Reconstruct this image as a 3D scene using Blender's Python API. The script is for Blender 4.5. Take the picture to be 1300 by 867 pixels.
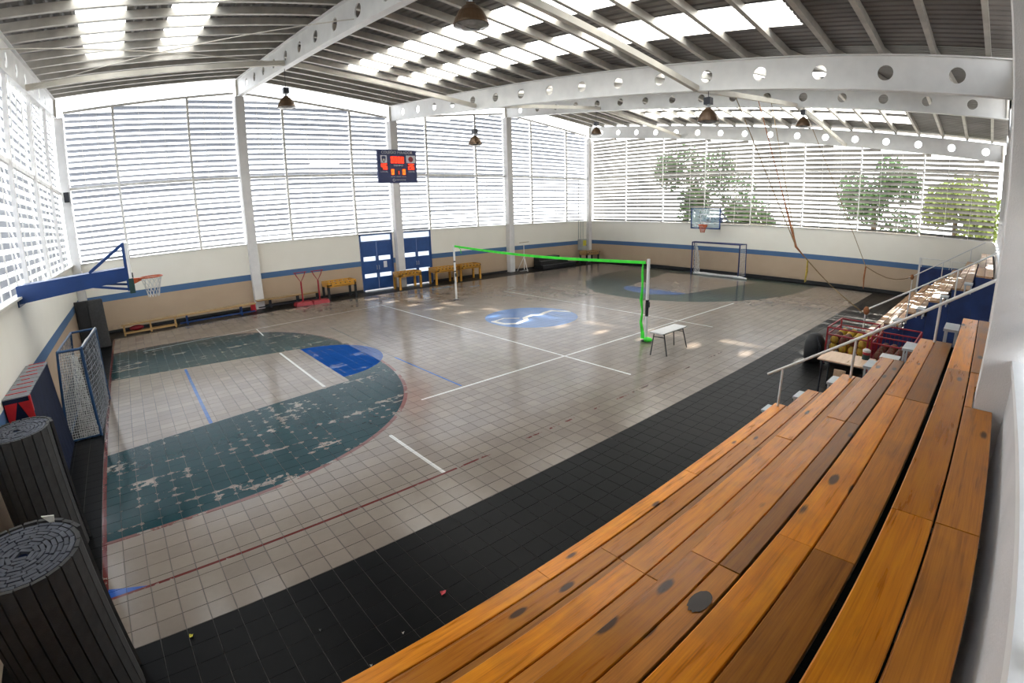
import bpy, bmesh, math, random
from math import sin, cos, pi, radians, hypot, atan2, sqrt
from mathutils import Vector, Matrix
random.seed(7)
SC = bpy.context.scene
COL = SC.collection
for o in list(bpy.data.objects):
    bpy.data.objects.remove(o)

# ------------------------------------------------------------------ camera
cd = bpy.data.cameras.new('camera')
cam = bpy.data.objects.new('camera', cd)
COL.objects.link(cam)
cd.type = 'PANO'
cd.sensor_fit = 'HORIZONTAL'
cd.sensor_width = 36.0
cd.sensor_height = 36.0 * 867 / 1300
cd.clip_start = 0.02
cd.clip_end = 300
cset = cd if hasattr(cd, 'fisheye_polynomial_k1') else cd.cycles
cset.panorama_type = 'FISHEYE_LENS_POLYNOMIAL'
cset.fisheye_fov = radians(180)
cset.fisheye_polynomial_k0 = 0.0
cset.fisheye_polynomial_k1 = -5.82275706e-02
cset.fisheye_polynomial_k2 = 9.46558222e-05
cset.fisheye_polynomial_k3 = 2.69317438e-05
cset.fisheye_polynomial_k4 = -6.06173012e-07
R_ = Vector((0.75680048, -0.65310546, -0.0265761))
U_ = Vector((0.19121794, 0.18233218, 0.96446393))
F_ = Vector((0.62505098, 0.7349886, -0.26287456))
M = Matrix((R_, U_, -F_)).transposed().to_4x4()
M.translation = Vector((2.17710918, -3.47912427, 3.6))
cam.matrix_world = M
SC.camera = cam

# ------------------------------------------------------------------ light
w = bpy.data.worlds.new('sky_world')
SC.world = w
w.use_nodes = True
nt = w.node_tree
for n in list(nt.nodes):
    nt.nodes.remove(n)
wo = nt.nodes.new('ShaderNodeOutputWorld')
bg = nt.nodes.new('ShaderNodeBackground')
tc = nt.nodes.new('ShaderNodeTexCoord')
sx = nt.nodes.new('ShaderNodeSeparateXYZ')
rmp = nt.nodes.new('ShaderNodeValToRGB')
rmp.color_ramp.elements[0].position = 0.0
rmp.color_ramp.elements[0].color = (0.95, 0.975, 1.0, 1)
rmp.color_ramp.elements[1].position = 0.8
rmp.color_ramp.elements[1].color = (0.78, 0.88, 1.0, 1)
nt.links.new(tc.outputs['Generated'], sx.inputs[0])
nt.links.new(sx.outputs[2], rmp.inputs[0])
nt.links.new(rmp.outputs[0], bg.inputs[0])
bg.inputs[1].default_value = 3.0
nt.links.new(bg.outputs[0], wo.inputs[0])

sun = bpy.data.lights.new('sun', 'SUN')
sun.energy = 16.0
sun.color = (1.0, 0.93, 0.82)
sun.angle = radians(0.7)
so = bpy.data.objects.new('sun', sun)
COL.objects.link(so)
so.rotation_euler = Vector((-2.03, -0.15, -1.0)).to_track_quat('-Z', 'Y').to_euler()
so.location = (40, 3, 25)

SC.view_settings.view_transform = 'Standard'
SC.view_settings.look = 'None'
SC.view_settings.exposure = 0.8
SC.view_settings.gamma = 1.0
SC.view_settings.use_curve_mapping = False
try:
    SC.cycles.max_bounces = 10
    SC.cycles.diffuse_bounces = 5
    SC.cycles.glossy_bounces = 3
    SC.cycles.transmission_bounces = 4
    SC.cycles.transparent_max_bounces = 12
    SC.cycles.sample_clamp_indirect = 6.0
    SC.cycles.use_denoising = True
    SC.cycles.caustics_reflective = False
    SC.cycles.caustics_refractive = False
except Exception:
    pass

# ------------------------------------------------------------------ shader helpers
def new_mat(name):
    m = bpy.data.materials.new(name)
    m.use_nodes = True
    t = m.node_tree
    b = t.nodes.get('Principled BSDF')
    return m, t, b

def mat(name, col, rough=0.55, metal=0.0, var=0.12, scale=6.0, bump=0.0, bscale=60.0, spec=0.5, emit=None, estr=0.0):
    m, t, b = new_mat(name)
    tcn = t.nodes.new('ShaderNodeTexCoord')
    ns = t.nodes.new('ShaderNodeTexNoise')
    ns.inputs['Scale'].default_value = scale
    ns.inputs['Detail'].default_value = 4
    t.links.new(tcn.outputs['Object'], ns.inputs['Vector'])
    r = t.nodes.new('ShaderNodeValToRGB')
    r.color_ramp.elements[0].position = 0.3
    r.color_ramp.elements[1].position = 0.7
    r.color_ramp.elements[0].color = (*[c * (1 - var) for c in col], 1)
    r.color_ramp.elements[1].color = (*[min(1, c * (1 + var)) for c in col], 1)
    t.links.new(ns.outputs[0], r.inputs[0])
    t.links.new(r.outputs[0], b.inputs['Base Color'])
    b.inputs['Roughness'].default_value = rough
    b.inputs['Metallic'].default_value = metal
    b.inputs['Specular IOR Level'].default_value = spec
    if bump:
        n2 = t.nodes.new('ShaderNodeTexNoise')
        n2.inputs['Scale'].default_value = bscale
        t.links.new(tcn.outputs['Object'], n2.inputs['Vector'])
        bp = t.nodes.new('ShaderNodeBump')
        bp.inputs['Strength'].default_value = bump
        bp.inputs['Distance'].default_value = 0.01
        t.links.new(n2.outputs[0], bp.inputs['Height'])
        t.links.new(bp.outputs[0], b.inputs['Normal'])
    if emit:
        b.inputs['Emission Color'].default_value = (*emit, 1)
        b.inputs['Emission Strength'].default_value = estr
    return m

class X:
    """a tiny expression builder over Math nodes"""
    tree = None
    def __init__(s, v): s.v = v
    @staticmethod
    def op(o, *a):
        n = X.tree.nodes.new('ShaderNodeMath')
        n.operation = o
        for i, q in enumerate(a):
            q = q.v if isinstance(q, X) else q
            if isinstance(q, (int, float)):
                n.inputs[i].default_value = q
            else:
                X.tree.links.new(q, n.inputs[i])
        return X(n.outputs[0])
    def __add__(s, o): return X.op('ADD', s, o)
    __radd__ = __add__
    def __sub__(s, o): return X.op('SUBTRACT', s, o)
    def __rsub__(s, o): return X.op('SUBTRACT', o, s)
    def __mul__(s, o): return X.op('MULTIPLY', s, o)
    __rmul__ = __mul__
    def __truediv__(s, o): return X.op('DIVIDE', s, o)
    def __pow__(s, o): return X.op('POWER', s, o)
    def __lt__(s, o): return X.op('LESS_THAN', s, o)
    def __gt__(s, o): return X.op('GREATER_THAN', s, o)
    def abs(s): return X.op('ABSOLUTE', s)
    def max(s, o): return X.op('MAXIMUM', s, o)
    def min(s, o): return X.op('MINIMUM', s, o)
    def sqrt(s): return X.op('SQRT', s)
    def clamp(s): return s.max(0.0).min(1.0)
    def floor(s): return X.op('FLOOR', s)
    def fract(s): return X.op('FRACT', s)

def mixc(t, f, a, b):
    n = t.nodes.new('ShaderNodeMix')
    n.data_type = 'RGBA'
    t.links.new(f.v if isinstance(f, X) else f, n.inputs[0])
    for q, i in ((a, 6), (b, 7)):
        if isinstance(q, tuple):
            n.inputs[i].default_value = (*q, 1)
        else:
            t.links.new(q, n.inputs[i])
    return n.outputs[2]

TILE = 0.257
def floor_material():
    m, t, b = new_mat('painted_floor_tiles')
    X.tree = t
    g = t.nodes.new('ShaderNodeNewGeometry')
    s = t.nodes.new('ShaderNodeSeparateXYZ')
    t.links.new(g.outputs['Position'], s.inputs[0])
    x, y = X(s.outputs[0]), X(s.outputs[1])
    def noise(sc, det=5, rough=0.6, vec=None):
        n = t.nodes.new('ShaderNodeTexNoise')
        n.inputs['Scale'].default_value = sc
        n.inputs['Detail'].default_value = det
        n.inputs['Roughness'].default_value = rough
        t.links.new(vec or g.outputs['Position'], n.inputs['Vector'])
        return X(n.outputs[0])
    wob = (noise(2.2, 2) - 0.5) * 0.06
    n_wear = noise(1.6, 8, 0.72)
    n_fine = noise(9.0, 6, 0.7)
    mpx = t.nodes.new('ShaderNodeMapping'); mpx.inputs['Scale'].default_value = (0.55, 2.6, 1.0)
    t.links.new(g.outputs['Position'], mpx.inputs[0])
    n_str = noise(1.0, 7, 0.68, mpx.outputs[0])
    n_big = noise(0.35, 3)
    # distance to the nearest joint
    tx, ty = ((x - 1.03) / TILE), ((y - 0.967) / TILE)
    jx = (tx.fract() - 0.5).abs()
    jy = (ty.fract() - 0.5).abs()
    joint = jx.max(jy)                       # 0.5 at the joint
    cross = jx.min(jy)
    # per-tile tint
    cmb = t.nodes.new('ShaderNodeCombineXYZ')
    t.links.new(tx.floor().v, cmb.inputs[0]); t.links.new(ty.floor().v, cmb.inputs[1])
    wn = t.nodes.new('ShaderNodeTexWhiteNoise')
    t.links.new(cmb.outputs[0], wn.inputs[0])
    tint = X(wn.outputs[0])
    def rect(x0, x1, y0, y1):
        return (x > x0) * (x < x1) * (y > y0) * (y < y1)
    # masks
    fl = (((x - 2.0).max(0.0) / 5.25) ** 2.6 + ((y - 8.8).abs() / 5.72) ** 2.6)
    bandL = (fl < 1.0) * (x > 1.06)
    rimL = (fl > 1.0) * (fl < 1.035) * (x > 1.06) * (n_wear < 0.56)
    keyL = (x > 1.06) * (x < 6.02) * (y < 11.15 - 0.155 * (x - 1.06)) * (y > 5.98 + 0.15 * (x - 1.06))
    dL = ((x - 6.02) ** 2.0 + (y - 8.68) ** 2.0).sqrt()
    blueL = (dL < 1.62) * (x > 6.02)
    fr = (((25.5 - x).max(0.0) / 7.05) ** 2.1 + ((y - 8.65).abs() / 5.08) ** 2.1)
    bandR = (fr < 1.0) * (x < 27.6)
    keyR = (x > 20.95) * (x < 26.4) * (y < 10.05 + 0.24 * (x - 20.95)) * (y > 7.05 - 0.17 * (x - 20.95))
    dR = (((x - 20.95) / 1.15) ** 2.0 + ((y - 8.6) / 1.55) ** 2.0).sqrt()
    blueR = (dR < 1.0) * (x < 20.95)
    dC = ((x - 13.3) ** 2.0 + (y - 8.55) ** 2.0).sqrt()
    circ = dC < 1.58
    def seg(ax, ay, bx, by, wd):
        dx, dy = bx - ax, by - ay
        L2 = dx * dx + dy * dy
        h = (((x - ax) * dx + (y - ay) * dy) / L2).clamp()
        return (((x - ax - h * dx) ** 2.0 + (y - ay - h * dy) ** 2.0).sqrt()) < wd
    sw = None
    P = [(11.95, 8.93), (11.98, 8.4), (12.3, 8.15), (12.85, 8.31), (13.05, 8.6), (13.5, 8.72), (13.73, 8.54), (14.16, 8.72), (14.5, 8.75), (14.82, 8.15)]
    for a, c in zip(P[:-1], P[1:]):
        q = seg(*a, *c, 0.085)
        sw = q if sw is None else sw.max(q)
    for a, c in (((11.95, 8.93), (12.5, 9.05)), ((12.5, 9.05), (12.85, 8.7))):
        sw = sw.max(seg(*a, *c, 0.04))
    sw = sw * circ
    lines = (seg(6.65, 4.57, 20.3, 4.62, 0.028)
             .max(seg(10.75, 2.6, 10.75, 14.8, 0.028))
             .max(seg(16.15, 3.4, 16.15, 13.4, 0.022))
             .max(seg(5.41, 1.92, 5.40, 3.52, 0.03))
             .max(seg(5.43, 6.75, 5.45, 10.35, 0.03))
             .max(seg(5.62, 13.0, 5.68, 14.2, 0.02))
             .max(seg(2.0, 14.05, 10.7, 14.6, 0.016)))
    lines = lines * (n_fine < 0.68)
    bl = seg(2.96, 6.3, 2.96, 10.7, 0.035).max(seg(7.66, 4.68, 7.64, 7.6, 0.024))
    dgrey = seg(7.64, 7.6, 7.7, 12.4, 0.018)
    red = (seg(1.06, 1.87, 5.6, 1.88, 0.022) * (n_fine < 0.62)).max(seg(5.6, 1.88, 14.0, 1.92, 0.02) * (n_wear < 0.47)).max(seg(1.065, 1.4, 1.065, 16.9, 0.03) * (n_fine < 0.6))
    wedge = ((x - 1.09) ** 2.0 + (y - 1.88) ** 2.0).sqrt()
    corner = (x > 1.09) * (y > 1.89) * (y < 2.06 - 0.18 * ((x - 1.09) / 0.45)) * (x < 1.54)
    patch = rect(14.2, 15.4, 16.3, 16.7).max(rect(15.9, 16.5, 15.55, 15.8)) * (n_fine < 0.52)
    dark = ((y + wob * 0.15 < 0.967).max(x < 1.03)).max((y > 17.15).max(x > 27.55))
    # wear: mostly along the joints, in crosses and patches
    nearj = ((joint - 0.40) * 9.0).clamp()
    nearx = ((cross - 0.25) * 5.0).clamp()
    nx = (x - 3.4) / 4.0
    wear = (n_wear * 0.45 + n_str * 0.62 + nearj * 0.045 + nearx * 0.06 + (n_fine - 0.5) * 0.16) > 0.622
    wear_dark = (n_wear + nearj * 0.12 + (n_fine - 0.5) * 0.1) > 0.72
    # colours
    var = (n_big * 0.25 + n_wear * 0.28 + n_fine * 0.18 + tint * 0.16) + 0.55
    grime = ((joint - 0.455) * 22.0).clamp() * ((n_wear + n_fine * 0.5 - 0.55) * 3.0).clamp()
    base = t.nodes.new('ShaderNodeVectorMath'); base.operation = 'SCALE'
    base.inputs[0].default_value = (0.220, 0.181, 0.148)
    t.links.new(var.v, base.inputs['Scale'])
    c = base.outputs[0]
    c = mixc(t, grime * 0.75, c, (0.075, 0.065, 0.058))
    beige = c
    c = mixc(t, (rimL * 0.75), c, (0.14, 0.035, 0.03))
    okL = X(1.0) if False else (wear * -1.0 + 1.0)
    gcol = mixc(t, n_wear, (0.001, 0.019, 0.022), (0.004, 0.044, 0.052))
    inkey = bandL * (keyL * -1.0 + 1.0) * okL
    c = mixc(t, inkey, c, gcol)
    c = mixc(t, blueL, c, mixc(t, n_wear, (0.008, 0.050, 0.21), (0.015, 0.072, 0.27)))
    gcol2 = mixc(t, n_wear, (0.016, 0.036, 0.030), (0.034, 0.054, 0.047))
    c = mixc(t, bandR * (keyR * -1.0 + 1.0), c, gcol2)
    c = mixc(t, blueR, c, (0.03, 0.10, 0.30))
    c = mixc(t, circ, c, mixc(t, n_wear, (0.04, 0.12, 0.32), (0.08, 0.17, 0.37)))
    c = mixc(t, sw, c, (0.62, 0.60, 0.54))
    c = mixc(t, dgrey * 0.7, c, (0.08, 0.085, 0.095))
    c = mixc(t, lines * 0.85, c, (0.70, 0.69, 0.66))
    c = mixc(t, bl, c, (0.02, 0.085, 0.28))
    c = mixc(t, red, c, (0.11, 0.020, 0.017))
    c = mixc(t, corner, c, (0.02, 0.08, 0.34))
    c = mixc(t, patch * 0.5, c, (0.25, 0.42, 0.60))
    dk = mixc(t, n_wear, (0.003, 0.003, 0.0032), (0.0085, 0.0082, 0.0082))
    dk = mixc(t, wear_dark * 0.35, dk, (0.16, 0.155, 0.15))
    c = mixc(t, dark, c, dk)
    t.links.new(c, b.inputs['Base Color'])
    rg = (n_wear * 0.15 + n_fine * 0.08 + 0.055) + dark * 0.17
    t.links.new(rg.v, b.inputs['Roughness'])
    t.links.new((dark * -0.22 + inkey * -0.19 + blueL * -0.14 + 0.28).v, b.inputs['Specular IOR Level'])
    bp = t.nodes.new('ShaderNodeBump')
    bp.inputs['Strength'].default_value = 0.018
    bp.inputs['Distance'].default_value = 0.01
    t.links.new((n_big * 0.6 + noise(6.0, 2) * 0.2).v, bp.inputs['Height'])
    t.links.new(bp.outputs[0], b.inputs['Normal'])
    return m

def wood_material(name, light, dark_, red_=(0.30, 0.075, 0.012), rough=0.26, knots=True):
    m, t, b = new_mat(name)
    X.tree = t
    tcn = t.nodes.new('ShaderNodeTexCoord')
    oi = t.nodes.new('ShaderNodeObjectInfo')
    off = t.nodes.new('ShaderNodeCombineXYZ')
    rnd = X(oi.outputs['Random'])
    t.links.new((rnd * 37.0).v, off.inputs[0]); t.links.new((rnd * 11.0).v, off.inputs[1])
    ad = t.nodes.new('ShaderNodeVectorMath'); ad.operation = 'ADD'
    t.links.new(tcn.outputs['Object'], ad.inputs[0]); t.links.new(off.outputs[0], ad.inputs[1])
    mp = t.nodes.new('ShaderNodeMapping')
    mp.inputs['Scale'].default_value = (0.9, 11.0, 11.0)
    t.links.new(ad.outputs[0], mp.inputs[0])
    n1 = t.nodes.new('ShaderNodeTexNoise'); n1.inputs['Scale'].default_value = 2.0
    n1.inputs['Detail'].default_value = 7; n1.inputs['Distortion'].default_value = 0.6
    t.links.new(mp.outputs[0], n1.inputs['Vector'])
    mp2 = t.nodes.new('ShaderNodeMapping')
    mp2.inputs['Scale'].default_value = (1.2, 46.0, 46.0)
    t.links.new(ad.outputs[0], mp2.inputs[0])
    n2 = t.nodes.new('ShaderNodeTexNoise'); n2.inputs['Scale'].default_value = 3.0
    n2.inputs['Detail'].default_value = 3
    t.links.new(mp2.outputs[0], n2.inputs['Vector'])
    r = t.nodes.new('ShaderNodeValToRGB')
    e = r.color_ramp.elements
    e[0].position = 0.30; e[0].color = (*dark_, 1)
    e[1].position = 0.62; e[1].color = (*light, 1)
    q = r.color_ramp.elements.new(0.46); q.color = (*[(a + c) / 2 for a, c in zip(light, red_)], 1)
    t.links.new((X(n1.outputs[0]) * 0.62 + X(n2.outputs[0]) * 0.38).v, r.inputs[0])
    c = r.outputs[0]
    # plank-to-plank tone
    tone = rnd * 0.6 + 0.62
    sc = t.nodes.new('ShaderNodeVectorMath'); sc.operation = 'SCALE'
    t.links.new(c, sc.inputs[0]); t.links.new(tone.v, sc.inputs['Scale'])
    c = sc.outputs[0]
    if knots:
        mp3 = t.nodes.new('ShaderNodeMapping'); mp3.inputs['Scale'].default_value = (2.1, 6.2, 6.2)
        t.links.new(ad.outputs[0], mp3.inputs[0])
        vo = t.nodes.new('ShaderNodeTexVoronoi'); vo.inputs['Scale'].default_value = 1.0
        t.links.new(mp3.outputs[0], vo.inputs['Vector'])
        sp = t.nodes.new('ShaderNodeSeparateColor')
        t.links.new(vo.outputs['Color'], sp.inputs[0])
        kn = ((0.21 - X(vo.outputs['Distance'])) * 14.0 + (X(n2.outputs[0]) - 0.5) * 1.5).clamp() * (X(sp.outputs[0]) > 0.68)
        c = mixc(t, kn * 0.9, c, (0.020, 0.006, 0.002))
        # grime in large patches
        n3 = t.nodes.new('ShaderNodeTexNoise'); n3.inputs['Scale'].default_value = 1.7; n3.inputs['Detail'].default_value = 6
        t.links.new(ad.outputs[0], n3.inputs['Vector'])
        gr = ((X(n3.outputs[0]) - 0.52) * 4.0).clamp() * 0.5
        c = mixc(t, gr, c, (0.10, 0.055, 0.028))
    t.links.new(c, b.inputs['Base Color'])
    t.links.new((X(n1.outputs[0]) * 0.2 + (rough - 0.06)).v, b.inputs['Roughness'])
    b.inputs['Specular IOR Level'].default_value = 0.28
    bp = t.nodes.new('ShaderNodeBump'); bp.inputs['Strength'].default_value = 0.12; bp.inputs['Distance'].default_value = 0.004
    t.links.new(n2.outputs[0], bp.inputs['Height'])
    t.links.new(bp.outputs[0], b.inputs['Normal'])
    return m

def wall_material():
    """three painted bands by height: beige below, blue stripe, cream above"""
    m, t, b = new_mat('banded_wall_paint')
    X.tree = t
    g = t.nodes.new('ShaderNodeNewGeometry')
    s = t.nodes.new('ShaderNodeSeparateXYZ')
    t.links.new(g.outputs['Position'], s.inputs[0])
    z = X(s.outputs[2])
    n = t.nodes.new('ShaderNodeTexNoise'); n.inputs['Scale'].default_value = 1.3; n.inputs['Detail'].default_value = 6
    t.links.new(g.outputs['Position'], n.inputs['Vector'])
    n2 = t.nodes.new('ShaderNodeTexNoise'); n2.inputs['Scale'].default_value = 60; n2.inputs['Detail'].default_value = 2
    t.links.new(g.outputs['Position'], n2.inputs['Vector'])
    lo = mixc(t, n.outputs[0], (0.44, 0.325, 0.22), (0.53, 0.40, 0.28))
    st = mixc(t, n.outputs[0], (0.055, 0.13, 0.27), (0.075, 0.165, 0.32))
    hi = mixc(t, n.outputs[0], (0.84, 0.80, 0.70), (0.91, 0.875, 0.78))
    c = mixc(t, z > 1.215, lo, st)
    c = mixc(t, z > 1.46, c, hi)
    scuff = ((0.30 - z) * 3.0).clamp() * (X(n.outputs[0]) > 0.42) * 0.5
    c = mixc(t, scuff, c, (0.12, 0.10, 0.085))
    t.links.new(c, b.inputs['Base Color'])
    b.inputs['Roughness'].default_value = 0.6
    bp = t.nodes.new('ShaderNodeBump'); bp.inputs['Strength'].default_value = 0.15; bp.inputs['Distance'].default_value = 0.006
    t.links.new(n2.outputs[0], bp.inputs['Height']); t.links.new(bp.outputs[0], b.inputs['Normal'])
    return m

def translucent_mat(name, col, frac=0.75):
    m, t, b = new_mat(name)
    t.nodes.remove(b)
    out = t.nodes.get('Material Output')
    tr = t.nodes.new('ShaderNodeBsdfTranslucent')
    df = t.nodes.new('ShaderNodeBsdfDiffuse')
    n = t.nodes.new('ShaderNodeTexNoise'); n.inputs['Scale'].default_value = 3
    r = t.nodes.new('ShaderNodeValToRGB')
    r.color_ramp.elements[0].position = 0.35; r.color_ramp.elements[1].position = 0.65
    r.color_ramp.elements[0].color = (*[c * 0.85 for c in col], 1); r.color_ramp.elements[1].color = (*col, 1)
    g = t.nodes.new('ShaderNodeNewGeometry')
    t.links.new(g.outputs['Position'], n.inputs['Vector'])
    t.links.new(n.outputs[0], r.inputs[0])
    mx = t.nodes.new('ShaderNodeMixShader'); mx.inputs[0].default_value = frac
    t.links.new(r.outputs[0], tr.inputs[0]); t.links.new(r.outputs[0], df.inputs[0])
    t.links.new(df.outputs[0], mx.inputs[1]); t.links.new(tr.outputs[0], mx.inputs[2])
    t.links.new(mx.outputs[0], out.inputs[0])
    return m

def glass_mat(name, col, alpha=0.35):
    m, t, b = new_mat(name)
    out = t.nodes.get('Material Output')
    tr = t.nodes.new('ShaderNodeBsdfTransparent')
    n = t.nodes.new('ShaderNodeTexNoise'); n.inputs['Scale'].default_value = 4
    b.inputs['Base Color'].default_value = (*col, 1)
    b.inputs['Roughness'].default_value = 0.1
    mx = t.nodes.new('ShaderNodeMixShader')
    X.tree = t
    t.links.new((X(n.outputs[0]) * 0.2 + (alpha - 0.1)).v, mx.inputs[0])
    t.links.new(tr.outputs[0], mx.inputs[1]); t.links.new(b.outputs[0], mx.inputs[2])
    t.links.new(mx.outputs[0], out.inputs[0])
    return m

MAT = dict(
    floor=floor_material(),
    wall=wall_material(),
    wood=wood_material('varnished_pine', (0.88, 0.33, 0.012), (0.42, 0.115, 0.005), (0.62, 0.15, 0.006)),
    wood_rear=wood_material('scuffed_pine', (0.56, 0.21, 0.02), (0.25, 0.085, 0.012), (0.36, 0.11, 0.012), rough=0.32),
    wood_far=wood_material('worn_pine', (0.58, 0.36, 0.20), (0.36, 0.20, 0.10), (0.45, 0.22, 0.10), rough=0.4),
    wood_yellow=wood_material('yellow_beech', (0.70, 0.36, 0.06), (0.48, 0.21, 0.03), (0.55, 0.24, 0.03), knots=False),
    wood_bench=wood_material('pale_bench_wood', (0.45, 0.30, 0.13), (0.28, 0.17, 0.07), (0.34, 0.19, 0.07), knots=False),
    table_wood=wood_material('pale_table_wood', (0.72, 0.50, 0.33), (0.55, 0.34, 0.19), (0.6, 0.38, 0.22), knots=False),
    grout=mat('dark_grout', (0.085, 0.075, 0.066), 0.8, var=0.3),
    white=mat('white_steel_paint', (0.74, 0.73, 0.71), 0.45, var=0.07, scale=2.0, bump=0.05),
    cream=mat('cream_steel_paint', (0.66, 0.62, 0.54), 0.5, var=0.10, scale=2.0),
    plaster=mat('white_column_plaster', (0.74, 0.72, 0.70), 0.65, var=0.06, scale=3.0, bump=0.35, bscale=90),
    sidewall=mat('grey_white_render', (0.66, 0.65, 0.65), 0.7, var=0.08, scale=2.0, bump=0.4, bscale=70),
    purlin=mat('galvanised_purlin', (0.50, 0.47, 0.42), 0.45, metal=0.15, var=0.15, scale=3.0),
    sheet=mat('dark_roof_sheet', (0.17, 0.155, 0.145), 0.5, metal=0.2, var=0.2, scale=1.2),
    skylight=translucent_mat('translucent_roof_sheet', (0.97, 0.96, 0.92), 0.93),
    slat=mat('grey_louvre_slat', (0.30, 0.32, 0.37), 0.5, var=0.12, scale=2.0),
    slat_far=mat('weathered_louvre_slat', (0.20, 0.195, 0.185), 0.6, var=0.25, scale=2.0),
    light_block=mat('pale_light_block', (0.50, 0.50, 0.49), 0.6, var=0.08, scale=1.0),
    mullion=mat('grey_mullion_paint', (0.80, 0.78, 0.74), 0.5, var=0.1),
    blue=mat('blue_steel_paint', (0.005, 0.037, 0.155), 0.35, var=0.12, scale=4),
    doorblue=mat('door_blue_paint', (0.020, 0.075, 0.25), 0.4, var=0.12, scale=3),
    navy=mat('navy_plywood_paint', (0.012, 0.035, 0.14), 0.5, var=0.25, scale=3),
    frosted=translucent_mat('frosted_white_glass', (0.86, 0.90, 0.95), 0.7),
    black=mat('black_rubber', (0.012, 0.012, 0.013), 0.6, var=0.3),
    darkmetal=mat('dark_steel', (0.03, 0.032, 0.04), 0.4, metal=0.3, var=0.2),
    foam=mat('charcoal_foam', (0.044, 0.043, 0.043), 0.85, var=0.18, scale=14, bump=0.25, bscale=120),
    foam_in=mat('slate_blue_foam', (0.065, 0.070, 0.088), 0.85, var=0.2, scale=14, bump=0.25, bscale=120),
    foam_bl=mat('deep_blue_vinyl', (0.012, 0.03, 0.10), 0.5, var=0.2),
    matgrey=mat('grey_vinyl', (0.17, 0.18, 0.20), 0.55, var=0.2, scale=9),
    goalblue=mat('dark_teal_blue_paint', (0.010, 0.05, 0.13), 0.45, var=0.2),
    matnavy=mat('navy_vinyl', (0.009, 0.014, 0.036), 0.6, var=0.25, scale=5, spec=0.15),
    red=mat('red_vinyl', (0.52, 0.012, 0.018), 0.45, var=0.2),
    redmetal=mat('red_steel_paint', (0.30, 0.012, 0.022), 0.4, var=0.2),
    orange=mat('orange_rim_paint', (0.50, 0.085, 0.015), 0.4, var=0.15),
    net=mat('white_cord', (0.62, 0.62, 0.60), 0.8, var=0.1),
    netdark=mat('grey_cord', (0.22, 0.24, 0.27), 0.8, var=0.15),
    green=mat('neon_green_tape', (0.04, 0.72, 0.03), 0.6, var=0.15, emit=None),
    rope=mat('orange_brown_rope', (0.34, 0.13, 0.05), 0.9, var=0.3, scale=20),
    ropethin=mat('tan_rope', (0.30, 0.21, 0.11), 0.9, var=0.25, scale=20),
    ropeyel=mat('yellow_rope', (0.45, 0.32, 0.06), 0.9, var=0.25, scale=20),
    lampmetal=mat('bronze_lamp_bell', (0.11, 0.065, 0.035), 0.35, metal=0.4, var=0.2),
    lampglass=mat('dusty_lamp_glass', (0.30, 0.29, 0.28), 0.2, var=0.25, scale=8),
    board=glass_mat('clear_backboard', (0.55, 0.72, 0.78), 0.35),
    boardwhite=mat('white_backboard', (0.78, 0.77, 0.74), 0.4, var=0.05),
    pad=mat('dark_green_padding', (0.012, 0.045, 0.04), 0.6, var=0.2),
    sbnavy=mat('scoreboard_navy', (0.022, 0.035, 0.13), 0.4, var=0.12),
    sbdark=mat('scoreboard_panel_dark', (0.05, 0.008, 0.012), 0.4, var=0.2),
    led=mat('red_led', (0.8, 0.05, 0.02), 0.5, var=0.05, emit=(1.0, 0.035, 0.01), estr=1.6),
    ledo=mat('orange_led', (0.8, 0.15, 0.02), 0.5, var=0.05, emit=(1.0, 0.13, 0.01), estr=1.7),
    print=mat('white_print', (0.75, 0.76, 0.80), 0.5, var=0.05),
    tabletop=mat('grey_white_laminate', (0.62, 0.62, 0.61), 0.35, var=0.07),
    stoolgrey=mat('light_grey_step', (0.50, 0.53, 0.56), 0.4, var=0.1),
    cabinet=mat('grey_cabinet', (0.40, 0.41, 0.40), 0.5, var=0.1),
    yellow=mat('yellow_sticker', (0.62, 0.55, 0.05), 0.5, var=0.1),
    stain=mat('dark_wood_stain', (0.035, 0.018, 0.010), 0.45, var=0.3),
    ballyel=mat('yellow_ball', (0.55, 0.36, 0.03), 0.5, var=0.2),
    ballwhite=mat('white_ball', (0.62, 0.60, 0.55), 0.5, var=0.15),
    ballbrown=mat('brown_ball', (0.16, 0.055, 0.025), 0.5, var=0.2),
    leaf=mat('green_leaf', (0.075, 0.14, 0.035), 0.6, var=0.45, scale=3),
    leafy=mat('yellow_green_leaf', (0.20, 0.24, 0.05), 0.6, var=0.4, scale=3),
    bark=mat('brown_bark', (0.10, 0.07, 0.045), 0.9, var=0.3),
    ground=mat('pale_concrete_ground', (0.36, 0.35, 0.33), 0.9, var=0.2, scale=0.5),
    sill=mat('bright_sill', (0.85, 0.85, 0.84), 0.5, var=0.03),
)

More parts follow.
